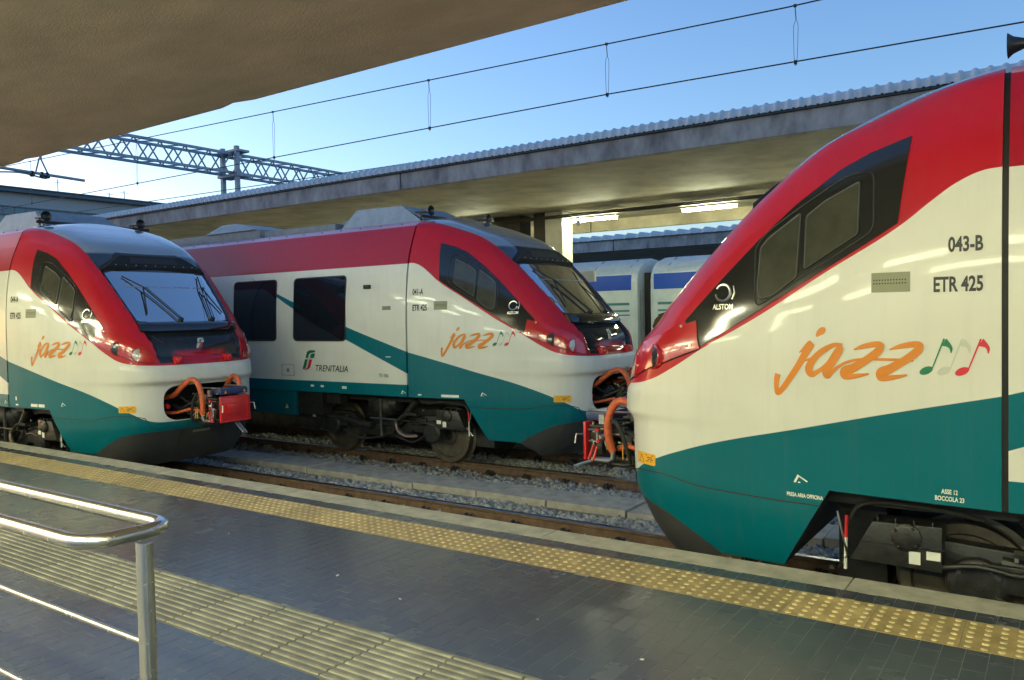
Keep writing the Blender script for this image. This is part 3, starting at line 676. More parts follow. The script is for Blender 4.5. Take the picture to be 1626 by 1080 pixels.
    for q in (-1, 1):
        for P, r in (([(2.2,-.40,1.12),(2.42,-.37,1.15),(2.58,-.34,1.27),(2.72,-.31,1.355),(2.83,-.30,1.33),(2.90,-.29,1.20),(2.91,-.28,1.06),(2.88,-.26,.92)], .034),
                     ([(2.22,-.42,.93),(2.45,-.36,.93),(2.7,-.3,.98),(2.85,-.2,.93)], .020)):
            kids.append(Node('hose', MB().tube(catmull([(x, -q * y, z) for x, y, z in P], 6), r, 10).mesh('hose', M['orange'])))
        Y = lambda y: -q * y
        fit = MB(); fit.tube([(2.88,Y(-.26),.93),(2.88,Y(-.26),.86),(2.92,Y(-.26),.84),(3.08,Y(-.26),.845)], .024, 8); fit.tube([(3.12,Y(-.24),1.09),(3.04,Y(-.24),1.09),(3.04,Y(-.24),.98)], .010, 6); fit.tube([(3.07,Y(-.245),1.0),(3.07,Y(-.245),.89)], .010, 6); fit.tube([(3.12,Y(-.24),.99),(3.0,Y(-.24),.99)], .010, 6)
        fit.tube([(3.2,Y(-.21),1.04),(3.25,Y(-.23),1.04),(3.26,Y(-.24),.96)], .009, 6); fit.cbox((2.99, Y(-.23), 1.185), (.05, .04, .08)); fit.cbox((2.94, Y(-.25), 1.14), (.03, .03, .06)); fit.cyl((2.72, Y(-.3), .9), (2.82, Y(-.2), 1.02), .008, 6)
        fit.tube([(2.7,Y(-.2),1.245),(3.14,Y(-.2),1.25)], .012, 6); fit.tube([(2.95,Y(-.22),1.06),(2.8,Y(-.22),1.06),(2.76,Y(-.22),1.0)], .012, 6); fit.lathe((3.0, Y(-.21), 1.03), (0, -q * -1, 0), [(.035, 0), (.03, .03), (.012, .05)], 10)
        kids.append(Node('pipe_fittings', fit.mesh('pipe_fittings', M['chrome'], smooth=30)))
        pc = MB()
        for k in range(22): w = rng.uniform((2.68, .19, .87), (3.14, .25, 1.2)); pc.cbox((w[0], q * w[1], w[2]), rng.uniform(.012, .04, 3))
        o1 = Node('small_valves', pc.mesh('small_valves', M['brass'], smooth=30)); kids.append(o1)
        bk = MB(); bk.cbox((3.05, Y(-.2), .93), (.10, .06, .10)); bk.cbox((2.85, Y(-.19), 1.08), (.14, .07, .08)); bk.cbox((2.75, Y(-.2), .98), (.08, .08, .16)); bk.tube([(3.12,Y(-.22),1.12),(2.95,Y(-.25),1.12),(2.8,Y(-.25),1.17)], .014, 6); bk.tube([(3.1,Y(-.2),.82),(2.8,Y(-.22),.80),(2.6,Y(-.2),.84)], .022, 6)
        kids.append(Node('valve_block', bk.mesh('valve_block', M['gear'], bevel=.005)))
        hd = MB(); hd.tube([(3.06,Y(-.27),.96),(3.02,Y(-.275),.955),(3.06,Y(-.28),.83),(3.105,Y(-.28),.835)], .010, 6, True); hd.cbox((3.03, Y(-.25), 1.09), (.03, .03, .03)); hd.cbox((3.02, Y(-.25), 1.0), (.025, .03, .025))
        kids.append(Node('red_handle', hd.mesh('red_handle', M['redp'])))
        kids.append(Node('red_plug', MB().lathe((2.40, Y(-.47), 1.02), (1, 0, 0), [(.03, 0), (.04, .02), (.03, .06)], 10).mesh('red_plug', M['redp'])))
        for P in ([(2.9,-.29,1.2),(2.8,-.31,1.15),(2.72,-.31,.95),(2.7,-.29,.82)], [(2.3,-.3,1.2),(2.5,-.2,1.05),(2.8,-.15,1.05)], [(2.3,-.15,.9),(2.5,-.3,.98),(2.75,-.25,1.1)]):
            kids.append(Node('black_cable', MB().tube(catmull([(x, -q * y, z) for x, y, z in P], 5), .018, 7).mesh('black_cable', M['rubber'])))
        yb = MB(); yb.tube([(2.78,Y(-.27),.86),(2.78,Y(-.27),1.0),(2.7,Y(-.27),1.0)], .006, 5); yb.tube([(2.74,Y(-.27),.86),(2.74,Y(-.27),.96)], .006, 5); kids.append(Node('yellow_bracket', yb.mesh('yellow_bracket', M['stick'])))
    kids.append(Node('coupler_stay', MB().tube([(3.15,.02,.80),(3.42,-.06,.70)], .014, 6).tube([(3.15,.06,.80),(3.42,-.02,.70)], .014, 6).mesh('coupler_stay', M['galv'])))
    T.append(Node('coupler', c.mesh('coupler', M['gear'], bevel=.006), kids))
    # skirt front plate and mark
    sk = [front(a, b_, .003) for a, b_ in ((-.30,.715),(-.31,.55),(-.29,.36))]
    T.append(Node('skirt_joint', MB().tube(sk, .004, 5).tube([(p[0], -p[1], p[2]) for p in sk], .004, 5).mesh('skirt_joint', M['rubber'])))
    T.append(Node('skirt_label', patch(MB(), [(-.15,.655),(.10,.655),(.10,.685),(-.15,.685)], front, .004, .004).mesh('skirt_label', M['seal'], smooth=0)))
    return T
M['redhouse'] = mat('red_lamp_housing', (.42, .012, .018), .16, coat=.6)
M['brass'] = mat('brass_valves', (.30, .26, .16), .4, metal=.6, noise=.6, nscale=30)
M['visor'] = mat('visor_black', (.016, .016, .016), .6, noise=.3, nscale=20, spec=.25)

def bogie_node():
    b = MB(); k = []
    U1, U2 = .22, -1.95
    for s in (-1, 1):
        y0, y1 = s * .80, s * .92
        b.prism([(U1+.42,y0,.62),(U1+.30,y0,.70),(U1-.45,y0,.66),(U1-.70,y0,.48),(U2+.70,y0,.48),(U2+.45,y0,.66),(U2-.35,y0,.68),(U2-.42,y0,.56),(U2+.40,y0,.50),(U2+.66,y0,.33),(U1-.66,y0,.33),(U1-.40,y0,.50),(U1+.35,y0,.52)], (0, y1 - y0, 0))
    b.cbox(((U1+U2)/2, 0, .48), (.5, 1.7, .18)); b.cyl((U1, -.7, .38), (U1, .7, .38), .07, 10); b.cyl((U2, -.7, .38), (U2, .7, .38), .07, 10)
    wp = [(.07,-.07),(.12,-.065),(.13,-.04),(.30,-.045),(.315,-.065),(.375,-.065),(.385,-.02),(.37,.03),(.39,.045),(.415,.05),(.40,.07),(.30,.065),(.1,.05)]
    wm = {}
    for s in (-1, 1):
        wm[s] = MB().lathe((0, 0, 0), (0, -s, 0), wp[::-1] if False else wp, 40).mesh('wheel', M['wheel'])
    kids = []
    for u in (U1, U2):
        for s in (-1, 1):
            kids.append(('wheel', wm[s], (u, s * .62, .375)))
    # axle boxes with cover, cap, bolts
    for s in (-1, 1):
        for u, sg in ((U1, 1), (U2, -1)):
            a = MB(); y = s * 1.06; yi = s * .84
            a.prism([(u+sg*.60,y,.54),(u+sg*.47,y,.79),(u+sg*.09,y,.80),(u+sg*.09,y,.53)], (0, yi - y, 0)); 
            a.lathe((u + sg*.28, y - s*.0, .72), (0, s, 0), [(.085, -.01), (.085, .02), (.06, .03)], 18)
            a.lathe((u - sg*.08, s * .95, .46), (0, s, 0), [(.16, -.05), (.16, .03), (.12, .05), (.11, .05)], 22)
            for q in range(7): t = q / 7 * 6.283; a.lathe((u - sg*.08 + .135*math.cos(t), s*.985, .46 + .135*math.sin(t)), (0, s, 0), [(.014, -.01), (.012, .014)], 6)
            a.cbox((u - sg*.28, s*.93, .52), (.26, .10, .16)); a.cyl((u - sg*.2, s*.9, .60), (u - sg*.52, s*.9, .56), .05, 10)
            for q in range(4): t = q / 4 * 6.283 + .6; a.lathe((u + sg*.28 + .07*math.cos(t), y + s*.028, .72 + .07*math.sin(t)), (0, s, 0), [(.012, -.01), (.010, .012)], 6)
            for q in range(4): a.cbox((u + sg*(.14 + .1*q), y - s*.03, .805), (.012, .05, .035))
            a.cbox((u + sg*.30, y + s*.004, .665), (.46, .008, .010)); a.tube(catmull([(u+sg*.1,s*1.04,.56),(u-sg*.1,s*1.06,.60),(u-sg*.3,s*1.03,.57),(u-sg*.45,s*.98,.62)], 4), .018, 7)
            kids.append(('axle_box', a.mesh('axle_box', M['gear'], smooth=30, bevel=.008), None))
            for (a_, z_, w_, h_) in ((.235,.60,.062,.075), (.135,.625,.075,.05)): kids.append(('white_label', MB().cbox((u + sg*a_, y + s*.003, z_), (w_, .004, h_)).mesh('white_label', M['label'], smooth=0), None))
        t = MB(); t.lathe((-1.15, s*.82, .82), (1, 0, 0), [(.05, 0), (.12, .03), (.14, .1), (.14, .5), (.12, .57), (.05, .6)], 18); kids.append(('air_tank', t.mesh('air_tank', M['gear']), None))
        d = MB(); d.lathe((-.87, s*.75, .66), (0, 0, 1), [(.22, 0), (.27, .06), (.27, .16), (.22, .24)], 20); kids.append(('air_spring', d.mesh('air_spring', M['rubber']), None))
        d = MB(); d.cyl((-.62, s*.98, .40), (-.12, s*1.0, .88), .035, 10); d.cyl((-.35, s*.985, .66), (-.10, s*1.0, .90), .05, 10); d.cyl((-1.9, s*.98, .60), (-1.0, s*.98, .48), .055, 10); kids.append(('damper', d.mesh('damper', M['gear']), None))
        h = MB()
        for P, r in (([(-.05,s*1.05,.70),(-.25,s*1.08,.70),(-.45,s*1.05,.58),(-.55,s*1.0,.45)], .024), ([(.1,s*1.0,.86),(.4,s*1.02,.90),(.75,s*1.0,.88),(.86,s*.98,.70)], .014), ([(-.05,s*1.07,.42),(-.25,s*1.1,.42),(-.38,s*1.1,.50),(-.45,s*1.08,.60)], .017),
                     ([(-.5,s*1.0,.36),(-.2,s*1.0,.30),(.05,s*1.0,.42)], .014), ([(-1.6,s*1.0,.40),(-1.3,s*1.02,.30),(-.9,s*1.0,.32),(-.6,s*1.0,.42)], .016), ([(-1.0,s*1.02,.60),(-.7,s*1.02,.61),(-.2,s*1.02,.60)], .012), ([(-.8,s*1.0,.9),(-.8,s*1.0,.4),(-.75,s*1.0,.35)], .03)):
            h.tube(catmull(P, 5), r, 7)
        kids.append(('brake_hose', h.mesh('brake_hose', M['rubber2']), None))
        pk = MB().tube(catmull([(-.02,s*1.09,.41),(-.22,s*1.12,.40),(-.36,s*1.12,.46),(-.42,s*1.1,.56)], 5), .017, 8); kids.append(('pink_hose', pk.mesh('pink_hose', M['pinkhose']), None))
        st = MB(); st.cyl((.85, s*1.02, .66), (.845, s*1.02, .80), .010, 8); wst = MB().cyl((.855, s*1.02, .46), (.85, s*1.02, .66), .010, 8); kids.append(('white_marker', wst.mesh('white_marker', M['label']), None)); kids.append(('red_marker', st.mesh('red_marker', M['redp']), None))
        ch = MB(); 
        for q in range(10): w = rng.uniform((-.9,.98,.35), (1.0,1.03,.85)) * np.array((1, s, 1)); ch.cbox(w, rng.uniform(.012, .03, 3))
        ch.tube([(.90,s*1.02,.82),(.84,s*1.03,.55),(.90,s*1.0,.46)], .008, 5); ch.tube([(-1.0,s*1.03,.61),(-.35,s*1.03,.61)], .009, 6)
        kids.append(('bolt_heads', ch.mesh('bolt_heads', M['chrome'], smooth=30), None))
    return b.mesh('bogie', M['gear'], smooth=30, bevel=.01), kids
M['rubber2'] = mat('hose_black', (.03, .03, .027), .4, noise=.3); M['pinkhose'] = mat('pink_hose', (.28, .17, .13), .5, noise=.15)

def car_nodes(L):
    T = []
    zs = np.concatenate([np.linspace(.98, 2.2, 6), np.linspace(2.2, 3.385, 14), np.linspace(3.4, 3.5, 5)]); pts = [(-(HW - float(SS(z))), z) for z in zs]
    ring = pts + [(-y, z) for y, z in pts[::-1]]; n = len(ring)
    x0, x1 = -.032, -L; mb = MB(); mb.add([(x0, y, z) for y, z in ring] + [(x1, y, z) for y, z in ring], [(i, (i+1) % n, n + (i+1) % n, n + i) for i in range(n)] + [tuple(range(n)), tuple(range(2*n-1, n-1, -1))])
    T.append(Node('car_body', mb.mesh('car_body', M['car'], smooth=25)))
    sc = .975; T.append(Node('cab_joint', MB().add([(.05, y*sc, 1.0+(z-1.0)*.99) for y, z in ring] + [(-.08, y*sc, 1.0+(z-1.0)*.99) for y, z in ring], [(i, (i+1) % n, n + (i+1) % n, n + i) for i in range(n)]).mesh('cab_joint', M['rubber'])))
    T.append(Node('underframe', MB().box((-L, -.95, .86), (1.0, .95, .975)).box((-L, -.6, .6), (-3.2, .6, .86)).box((-2.3, -.45, .22), (.62, .45, .86)).box((.68, -.62, .25), (.98, .62, .97)).mesh('underframe', M['dark'], smooth=0)))  # plain dark boxes added to block light and view below the car
    for s in (-1, 1):
        k = 0
        for (u0, u1) in ((-3.85, -2.78), (-2.36, -1.22), (-6.3, -5.2), (-7.8, -6.7), (-9.3, -8.2)):
            if -L > u0: continue
            P = round_poly([(u0,1.765),(u1,1.765),(u1,2.72),(u0,2.72)], .07, 5)
            T.append(Node('car_window', patch(MB(), P, sfn(s), .006, .012, du=3, dv=.15).mesh('car_window', M['carglass'], smooth=30), [Node('window_rim', MB().tube([side(a, b_, .005, s) for a, b_ in P], .012, 6, True).mesh('window_rim', M['rubber']))]))
        T.append(Node('side_camera', MB().box(side(-.82, 2.51, 0, s), side(-.70, 2.57, .05, s)).mesh('side_camera', M['rubber'], bevel=.012)))
        T.append(Node('equipment_cabinet', MB().box((-L, s*1.262, .60), (-2.42, s*1.0, .978)).mesh('equipment_cabinet', M['teal'], smooth=0, bevel=.006)))
        T.append(Node('battery_box', MB().box((-2.40, s*1.2, .62), (-1.85, s*.98, .97)).box((-1.8, s*1.15, .8), (-1.5, s*.98, .96)).mesh('battery_box', M['gear'], smooth=0, bevel=.008)))
        bl = MB()
        for x in np.arange(-L + .3, -.1, .42): bl.lathe((x, s * (HW - float(SS(3.43))), 3.43), (0, s, 1), [(.012, -.003), (.010, .008)], 6)
        T.append(Node('roof_bolts', bl.mesh('roof_bolts', M['rubber'])))
        # trumpet horn
        T.append(Node('horn', MB().lathe((-.25, s*.70, 3.62), (1, 0, 0), [(.018, -.05), (.02, .08), (.028, .16), (.05, .22), (.075, .25), (.07, .252), (.03, .2)], 18).cyl((-.2, s*.70, 3.48), (-.2, s*.70, 3.62), .015, 8).mesh('horn', M['hornblk'])))
    # roof units
    ac = MB(); ac.add([(-1.95,-.62,3.5),(-1.95,.62,3.5),(-.25,.62,3.5),(-.25,-.62,3.5),(-1.70,-.5,3.80),(-1.70,.5,3.80),(-.75,.5,3.78),(-.75,-.5,3.78)], [(0,1,2,3),(4,7,6,5),(0,3,7,4),(1,5,6,2),(0,4,5,1),(3,2,6,7)])
    T.append(Node('roof_unit', ac.mesh('roof_unit', M['acgrey'], smooth=0, bevel=.012), [Node('roof_unit_end', MB().prism([(-.235,-.60,3.52),(-.235,.60,3.52),(-.72,.49,3.765),(-.72,-.49,3.765)], (.012, 0, .008)).mesh('roof_unit_end', M['acdark'], smooth=0)), Node('roof_bar', MB().tube([(-.12,-.78,3.55),(-.12,.9,3.55)], .022, 7).mesh('roof_bar', M['rubber']))]))
    du = MB(); du.box((-3.9, -.55, 3.5), (-2.15, .55, 3.62)); du.box((-L, -.5, 3.5), (-4.1, .5, 3.68)); du.box((-2.12, -.4, 3.5), (-1.98, .4, 3.66))
    T.append(Node('roof_duct', du.mesh('roof_duct', M['acdark'], smooth=0, bevel=.01)))
    pan = MB(); pan.add([(-5.6,-.55,3.68),(-5.6,.55,3.68),(-4.15,.55,3.68),(-4.15,-.55,3.68),(-5.3,-.4,3.85),(-5.3,.4,3.85),(-4.9,.4,3.85),(-4.9,-.4,3.85)], [(0,1,2,3),(4,7,6,5),(0,3,7,4),(1,5,6,2),(0,4,5,1),(3,2,6,7)])
    T.append(Node('roof_unit', pan.mesh('roof_unit', M['acgrey'], smooth=0, bevel=.01)))
    return T
M['carglass'] = mat('tinted_car_glass', (.008, .011, .016), .05, coat=.3); M['teal'] = mat('teal_cabinet', (.0, .10, .12), .35, coat=.2, noise=.12); M['hornblk'] = mat('horn_black', (.012, .014, .016), .4)

# lettering: flat print laid on the body side, read from the camera's side
def text_outline(body, size, bold=0, xs=1.0, shear=0):
    cu = bpy.data.curves.new('t', 'FONT'); cu.body = body; cu.size = size; cu.offset = bold; cu.shear = shear; cu.resolution_u = 3; cu.align_x = 'LEFT'
    o = bpy.data.objects.new('t', cu); COL.objects.link(o); bpy.context.view_layer.update(); dg = bpy.context.evaluated_depsgraph_get()
    me = bpy.data.meshes.new_from_object(o.evaluated_get(dg)); V = [(v.co.x * xs, v.co.y) for v in me.vertices]; F = [tuple(p.vertices) for p in me.polygons]
    bpy.data.objects.remove(o); bpy.data.meshes.remove(me); return V, F
def print_side(name, V, F, u0, z0, m, parent, flip, off=.003, center=False):
    """V in metres; flip=False: reads towards the nose (+x, y<0); flip=True: towards the joint (-x, y>0)"""
    if center:
        xs = [v[0] for v in V]; c = (min(xs) + max(xs)) / 2; V = [(a - c, b_) for a, b_ in V]
    vs = [side(u0 - a, z0 + b_, off, 1) if flip else side(u0 + a, z0 + b_, off, -1) for a, b_ in V]
    mb = MB(); mb.add(vs, F); return mb.build(name, m, parent, smooth=0)
def ribbon(P, k=7):
    Q = catmull(P, k); V = []; F = []
    for i, q in enumerate(Q):
        a = Q[max(i-1, 0)]; b_ = Q[min(i+1, len(Q)-1)]; t = (b_ - a)[:2]; t = t / (np.linalg.norm(t) + 1e-9); n = np.array([-t[1], t[0]]) * max(q[2] * 1.36, 2) / 2
        V += [tuple(q[:2] + n), tuple(q[:2] - n)]
        if i: F.append((2*i-2, 2*i-1, 2*i+1, 2*i))
    return V, F
JAZZ = [[(412,56,10),(428,36,26),(450,20,30),(468,10,12)],
        [(302,152,4),(345,122,24),(374,104,36),(345,150,34),(300,222,30),(240,306,28),(190,372,26),(158,398,24),(150,360,24),(152,315,26),(160,284,28)],
        [(572,104,14),(520,106,20),(450,140,26),(392,192,30),(364,244,36),(382,278,28),(432,254,18),(492,204,18),(550,140,22)],
        [(318,205,4),(350,196,10),(385,184,8)],
        [(566,112,24),(548,140,36),(508,202,38),(474,262,38),(486,288,18),(530,242,14),(600,202,12),(690,184,11),(820,183,11),(976,183,12)],
        [(640,130,5),(700,110,20),(776,98,24),(798,110,26),(776,142,34),(718,184,32),(640,232,36),(590,258,46),(590,286,24),(650,280,20),(728,266,8)],
        [(845,127,5),(910,108,20),(990,97,26),(1012,110,28),(990,140,34),(930,184,32),(850,232,36),(800,260,46),(800,288,24),(860,282,20),(940,266,8)]]
def jazz_xy(V): return [((x - 135) / 883 * .86, 1.985 - y * .00105) for x, y in V]
def jazz(parent, u0, flip, z0=0, s=1.0):
    mb = MB(); n = 0
    for st in JAZZ:
        V, F = ribbon(st); W = jazz_xy(V); vs = [side(u0 - a*s, z0 + 1.75 + (b_-1.75)*s, .003 + n*.0005, 1) if flip else side(u0 + a*s, z0 + 1.75 + (b_-1.75)*s, .003 + n*.0005, -1) for a, b_ in W]; mb.add(vs, F); n += 1
    mb.build('jazz_lettering', M['jazz'], parent, smooth=0)
    for i, mm in enumerate(('ngreen', 'nwhite', 'nred')):
        dx = i * 92; mb = MB(); t = [k / 18 * 6.283 for k in range(18)]; ca, sa = math.cos(-.42), math.sin(-.42)
        hd = [(1043 + dx + 38*math.cos(q)*ca - 20*math.sin(q)*sa, 238 + 38*math.cos(q)*sa + 20*math.sin(q)*ca) for q in t]
        parts = [(hd, [tuple(range(18))]), ribbon([(1074+dx,228,5),(1105+dx,148,6),(1137+dx,66,7)], 3), ribbon([(1136+dx,84,34),(1160+dx,100,18),(1172+dx,118,12),(1172+dx,142,4)], 5)]
        for j, (V, F) in enumerate(parts):
            W = jazz_xy(V); mb.add([side(u0 - a*s, z0 + 1.75 + (b_-1.75)*s, .003 + j*.0005, 1) if flip else side(u0 + a*s, z0 + 1.75 + (b_-1.75)*s, .003 + j*.0005, -1) for a, b_ in W], F)
        mb.build('music_note', M[mm], parent, smooth=0)
def fs_logo(parent, place, s, m1='ngreen', m2='nwhite', m3='nred'):
    # slanted double-f emblem: outer green, red inner, pale cross
    G = [[(.10,.0),(.0,.0),(.22,.52),(.42,.52),(.30,.14),(.22,.05)], [(.26,.60),(.46,.60),(.54,.78),(.66,.86),(1.0,.90),(1.04,1.0),(.58,1.0),(.40,.92)], [(.62,.60),(.92,.60),(1.02,.84),(.74,.82),(.66,.74)]]
    W = [[(.50,.56),(.90,.56),(.94,.60),(.28,.60),(.24,.56)], [(.44,.52),(.54,.52),(.38,.16),(.26,.06),(.34,.14)]]
    Rr = [[(.56,.52),(.78,.52),(.62,.12),(.50,.02),(.30,-.03),(.05,-.03),(.24,.03),(.36,.06),(.44,.18)]]
    for nm, P, mm in (('emblem_green', G, m1), ('emblem_red', Rr, m3), ('emblem_pale', W, m2)):
        if mm is None: continue
        mb = MB()
        for j, p in enumerate(P): mb.add([place(a * s, b_ * s, .003 + .0004 * j) for a, b_ in p], [tuple(range(len(p)))])
        mb.build(nm, M[mm], parent, smooth=0)

NOSE = nose_nodes(); CAR = {L: car_nodes(L) for L in (12,)}; BOG = bogie_node()
def make_train(loc, rz, label, flip, number, L=12):
    t = empty('train', loc, rz); tag(t, label, 'train', 'regional trains at the platforms')
    for n in NOSE + CAR[L]: inst(n, t)
    b = link('bogie', BOG[0], t)
    for nm, me, lc in BOG[1]:
        q = link(nm, me, b, lc)
        if nm in STUFF: q['kind'] = 'stuff'
    sg = 1 if flip else -1
    u = lambda near, far: near if not flip else far
    V, F = text_outline(number, .115, .0035, .62); w = max(v[0] for v in V); print_side('number_lettering', V, F, .09 if not flip else .085 + w, 2.40, M['ink'], t, flip)
    V, F = text_outline('ETR 425', .115, .0035, .62); w = max(v[0] for v in V); print_side('class_lettering', V, F, .09 if not flip else .085 + w, 2.18, M['ink'], t, flip)
    pu = (.45, .66); mbp = patch(MB(), [(pu[0],2.185),(pu[1],2.185),(pu[1],2.30),(pu[0],2.30)], sfn(sg), .004, .006).build('braille_plate', M['plate'], t, smooth=0)
    mb = MB()
    for r_ in (2.232, 2.252):
        for i in range(12): a = pu[0] + .02 + i * .0155; q = [side(a, r_, .0055, sg), side(a + .008, r_, .0055, sg), side(a + .008, r_ + .008, .0055, sg), side(a, r_ + .008, .0055, sg)]; mb.add(q, [(0,1,2,3)])
    tag(mb.build('braille_dots', M['ink'], mbp, smooth=0), kind='stuff')
    if flip: jazz(t, 1.25, True)
    else: jazz(t, .56, False, -.02, .93)
    # maker's ring and name on the black panel
    c = (1.62, 2.215); mb = MB(); P = []
    for i in range(28): a = .5 + i / 27 * 5.6; P.append((c[0] + .055*math.cos(a), c[1] + .055*math.sin(a)))
    mb.tube([side(a, b_, .011, sg) for a, b_ in P], .009, 5); P = [(c[0] - .075 + .0, c[1] + .045), (c[0] - .085, c[1]), (c[0] - .07, c[1] - .045)] if flip else [(c[0] + .07, c[1] + .045), (c[0] + .085, c[1]), (c[0] + .07, c[1] - .045)]
    mb.tube([side(a, b_, .011, sg) for a, b_ in P], .005, 5); mb.build('maker_ring', M['chrome'], t)
    V, F = text_outline('ALSTOM', .05, .001, .8); print_side('maker_lettering', V, F, c[0], 2.105, M['chrome'], t, flip, .0095, center=True)
    # warning sticker with triangle
    S0, S1 = 2.17, 2.36
    st = patch(MB(), round_poly([(S0,.975),(S1,.975),(S1,1.06),(S0,1.06)], .012, 2), sfn(sg), .004, .004, du=.03).build('warning_sticker', M['stick'], t, smooth=0)
    tu = S1 - .05 if flip else S0 + .05
    MB().tube([side(tu + a, b_, .005, sg) for a, b_ in ((-.028,.99),(.028,.99),(0,1.042))], .0025, 4, True).build('triangle_mark', M['ink'], st, smooth=0)
    mb = MB(); tb = S0 + .02 if flip else S0 + .095
    for i, r_ in enumerate((1.042, 1.026, 1.012, .998)): mb.add([side(a, b_, .0048, sg) for a, b_ in ((tb + .01*(i%2), r_),(tb+.075-.012*(i%3), r_),(tb+.075-.012*(i%3), r_+.006),(tb + .01*(i%2), r_+.006))], [(0,1,2,3)])
    tag(mb.build('small_print', M['ink'], st, smooth=0), kind='stuff')
    # hand-pointing mark on the teal band
    fl = (lambda x: -x) if flip else (lambda x: x)
    for uc, zc in (((1.13, 1.005), (-.12, 1.03)) if flip else ((1.16, 1.03), (-.14, 1.02))):
        mb = MB(); k = .09
        for j, p in enumerate(([(0,0),(.16,0),(.42,.62),(.28,.72)], [(.28,.72),(.34,.55),(.95,.12),(1,.22)], [(.3,0),(.5,0),(.46,.1),(.36,.1)])):
            mb.add([side(uc + fl(a * k), zc + b_ * k * .8, .003 + j * .0004, sg) for a, b_ in p], [tuple(range(len(p)))])
        mb.build('jacking_mark', M['cream'], t, smooth=0)
    for n in ((-.385, .34),): pass
    # emblem on the front hatch
    fs_logo(t, lambda a, b_, o: front(a - .07, 1.755 + b_, .004 + o), .15, 'nwhite', 'nwhite', 'nred')
    return t
tA = make_train((-11.83, 6.295, 0), 0, 'red, white and teal train marked 044-A with its whole front showing, at left', False, '044-A')
tB = make_train((-7.516, 9.567, 0), 0, 'red, white and teal train marked 041-A on the middle track, seen from the side', False, '041-A')
tC = make_train((-.285, 6.295, 0), math.pi, 'red, white and teal train marked 043-B in the right foreground, nose to the left', True, '043-B')
for t, rows in ((tC, [('PRESA ARIA OFFICINA', 1.06, .915, .034, True), ('ASSE 12', .25, 1.045, .036, True), ('BOCCOLA 23', .25, 1.005, .036, True)]),):
    for s_, uc, zc, sz, c in rows: V, F = text_outline(s_, sz, .001, .68); print_side('stencil_lettering', V, F, uc, zc, M['cream'], t, True, center=c)
# prints on the middle train's side
V, F = text_outline('TRENITALIA', .135, .0012, .98, .22); print_side('operator_lettering', V, F, -1.90, 1.30, M['ink'], tB, False)
fs_logo(tB, lambda a, b_, o: side(-2.18 + a, 1.325 + b_, o, -1), .29, 'ngreen', 'nwhite', 'nred')
V, F = text_outline('775 / 3036', .07, .0008, .62); print_side('number_lettering', V, F, -.56, 1.245, M['ink'], tB, False)
patch(MB(), [(-.47,2.20),(-.31,2.20),(-.31,2.255),(-.47,2.255)], sfn(-1), .004, .006).build('maker_plate', M['seal'], tB, smooth=0)
hb = [(-2.66,1.22),(-2.38,1.22),(-2.38,1.39),(-2.66,1.39)]
fl = MB().tube([side(a, b_, .002, -1) for a, b_ in hb], .004, 4, True).build('filler_flap_seam', M['blue'], tB, smooth=0)
MB().add([side(a, b_, .003, -1) for a, b_ in ((-2.55,1.27),(-2.49,1.27),(-2.49,1.33),(-2.55,1.33))], [(0,1,2,3)]).build('flap_label', M['plate'], fl, smooth=0)
for (t, items) in ((tB, ((.55,1.0,.28,.035),(-2.0,1.06,.07,.03),(-1.78,1.06,.07,.03),(-1.32,1.05,.10,.04),(.16,1.01,.06,.02),(-.42,1.53,.1,.012))), (tA, ((.52,1.005,.15,.04),(.69,1.005,.13,.04),(.16,1.01,.06,.02),(.16,1.08,.03,.05)))):
    mb = MB()
    for a, b_, w, h in items: mb.add([side(a, b_, .003, -1), side(a + w, b_, .003, -1), side(a + w, b_ + h, .003, -1), side(a, b_ + h, .003, -1)], [(0,1,2,3)])
    tag(mb.build('stencil_marks', M['cream'], t, smooth=0), kind='stuff')
V = [(-2.62,.70),(-2.54,.70),(-2.58,.775)]
MB().add([(a, -1.2665, b_) for a, b_ in V], [(0,1,2)]).build('hazard_triangle', M['stick'], tB, smooth=0)

# ------------------------------------------------------------------ handrail in the foreground
hr = empty('handrail', (-2.10, 1.22, PZ)); tag(hr, 'looped stainless steel handrail on one post in the left foreground', 'handrail')
def rel(P): return [(p[0] + 2.10, p[1] - 1.22, p[2] - PZ) for p in P]
_c = round_poly([(-8, 1.36), (-2.165, 1.345), (-2.185, 1.10), (-8, 1.09)], .085, 7)
loop = [(x, y, 1.5) for x, y in ([(-8, 1.36)] + _c[8:24] + [(-8, 1.09)])]
MB().tube(rel(loop), .0215, 18).build('top_rail', M['steel'], hr)
pp = [(-2.085 + .024*math.cos(a)*(1 if abs(math.cos(a)) < .9 else 1), 1.215 + .017*math.sin(a)) for a in [k/20*6.283 for k in range(20)]]
def superp(cx, cy, a, b_, n=24): return [(cx + a*abs(math.cos(t))**.45*(1 if math.cos(t) > 0 else -1), cy + b_*abs(math.sin(t))**.45*(1 if math.sin(t) > 0 else -1), 0) for t in [2*math.pi*(k+.5)/n for k in range(n)]]
MB().prism([(p[0] + 2.10, p[1] - 1.22, 0) for p in superp(-2.10, 1.22, .026, .016)], (0, 0, .94)).build('post', M['steel'], hr)
MB().cyl((.0, .0, .0), (0, 0, .012), .07, 24).build('base_plate', M['steel'], hr)
for z in (1.205, .91):
    MB().tube(rel([(-2.11, 1.22, z), (-8, 1.22, z)]), .0095, 12).build('lower_bar', M['steel'], hr)
for x in (-4.6, -6.8):
    MB().prism([(p[0] + 2.10, p[1] - 1.22, 0) for p in superp(x, 1.22, .026, .016)], (0, 0, .93)).build('post', M['steel'], hr)
    MB().tube(rel([(x, 1.09, 1.48), (x, 1.36, 1.48)]), .012, 8).build('rail_bracket', M['steel'], hr)

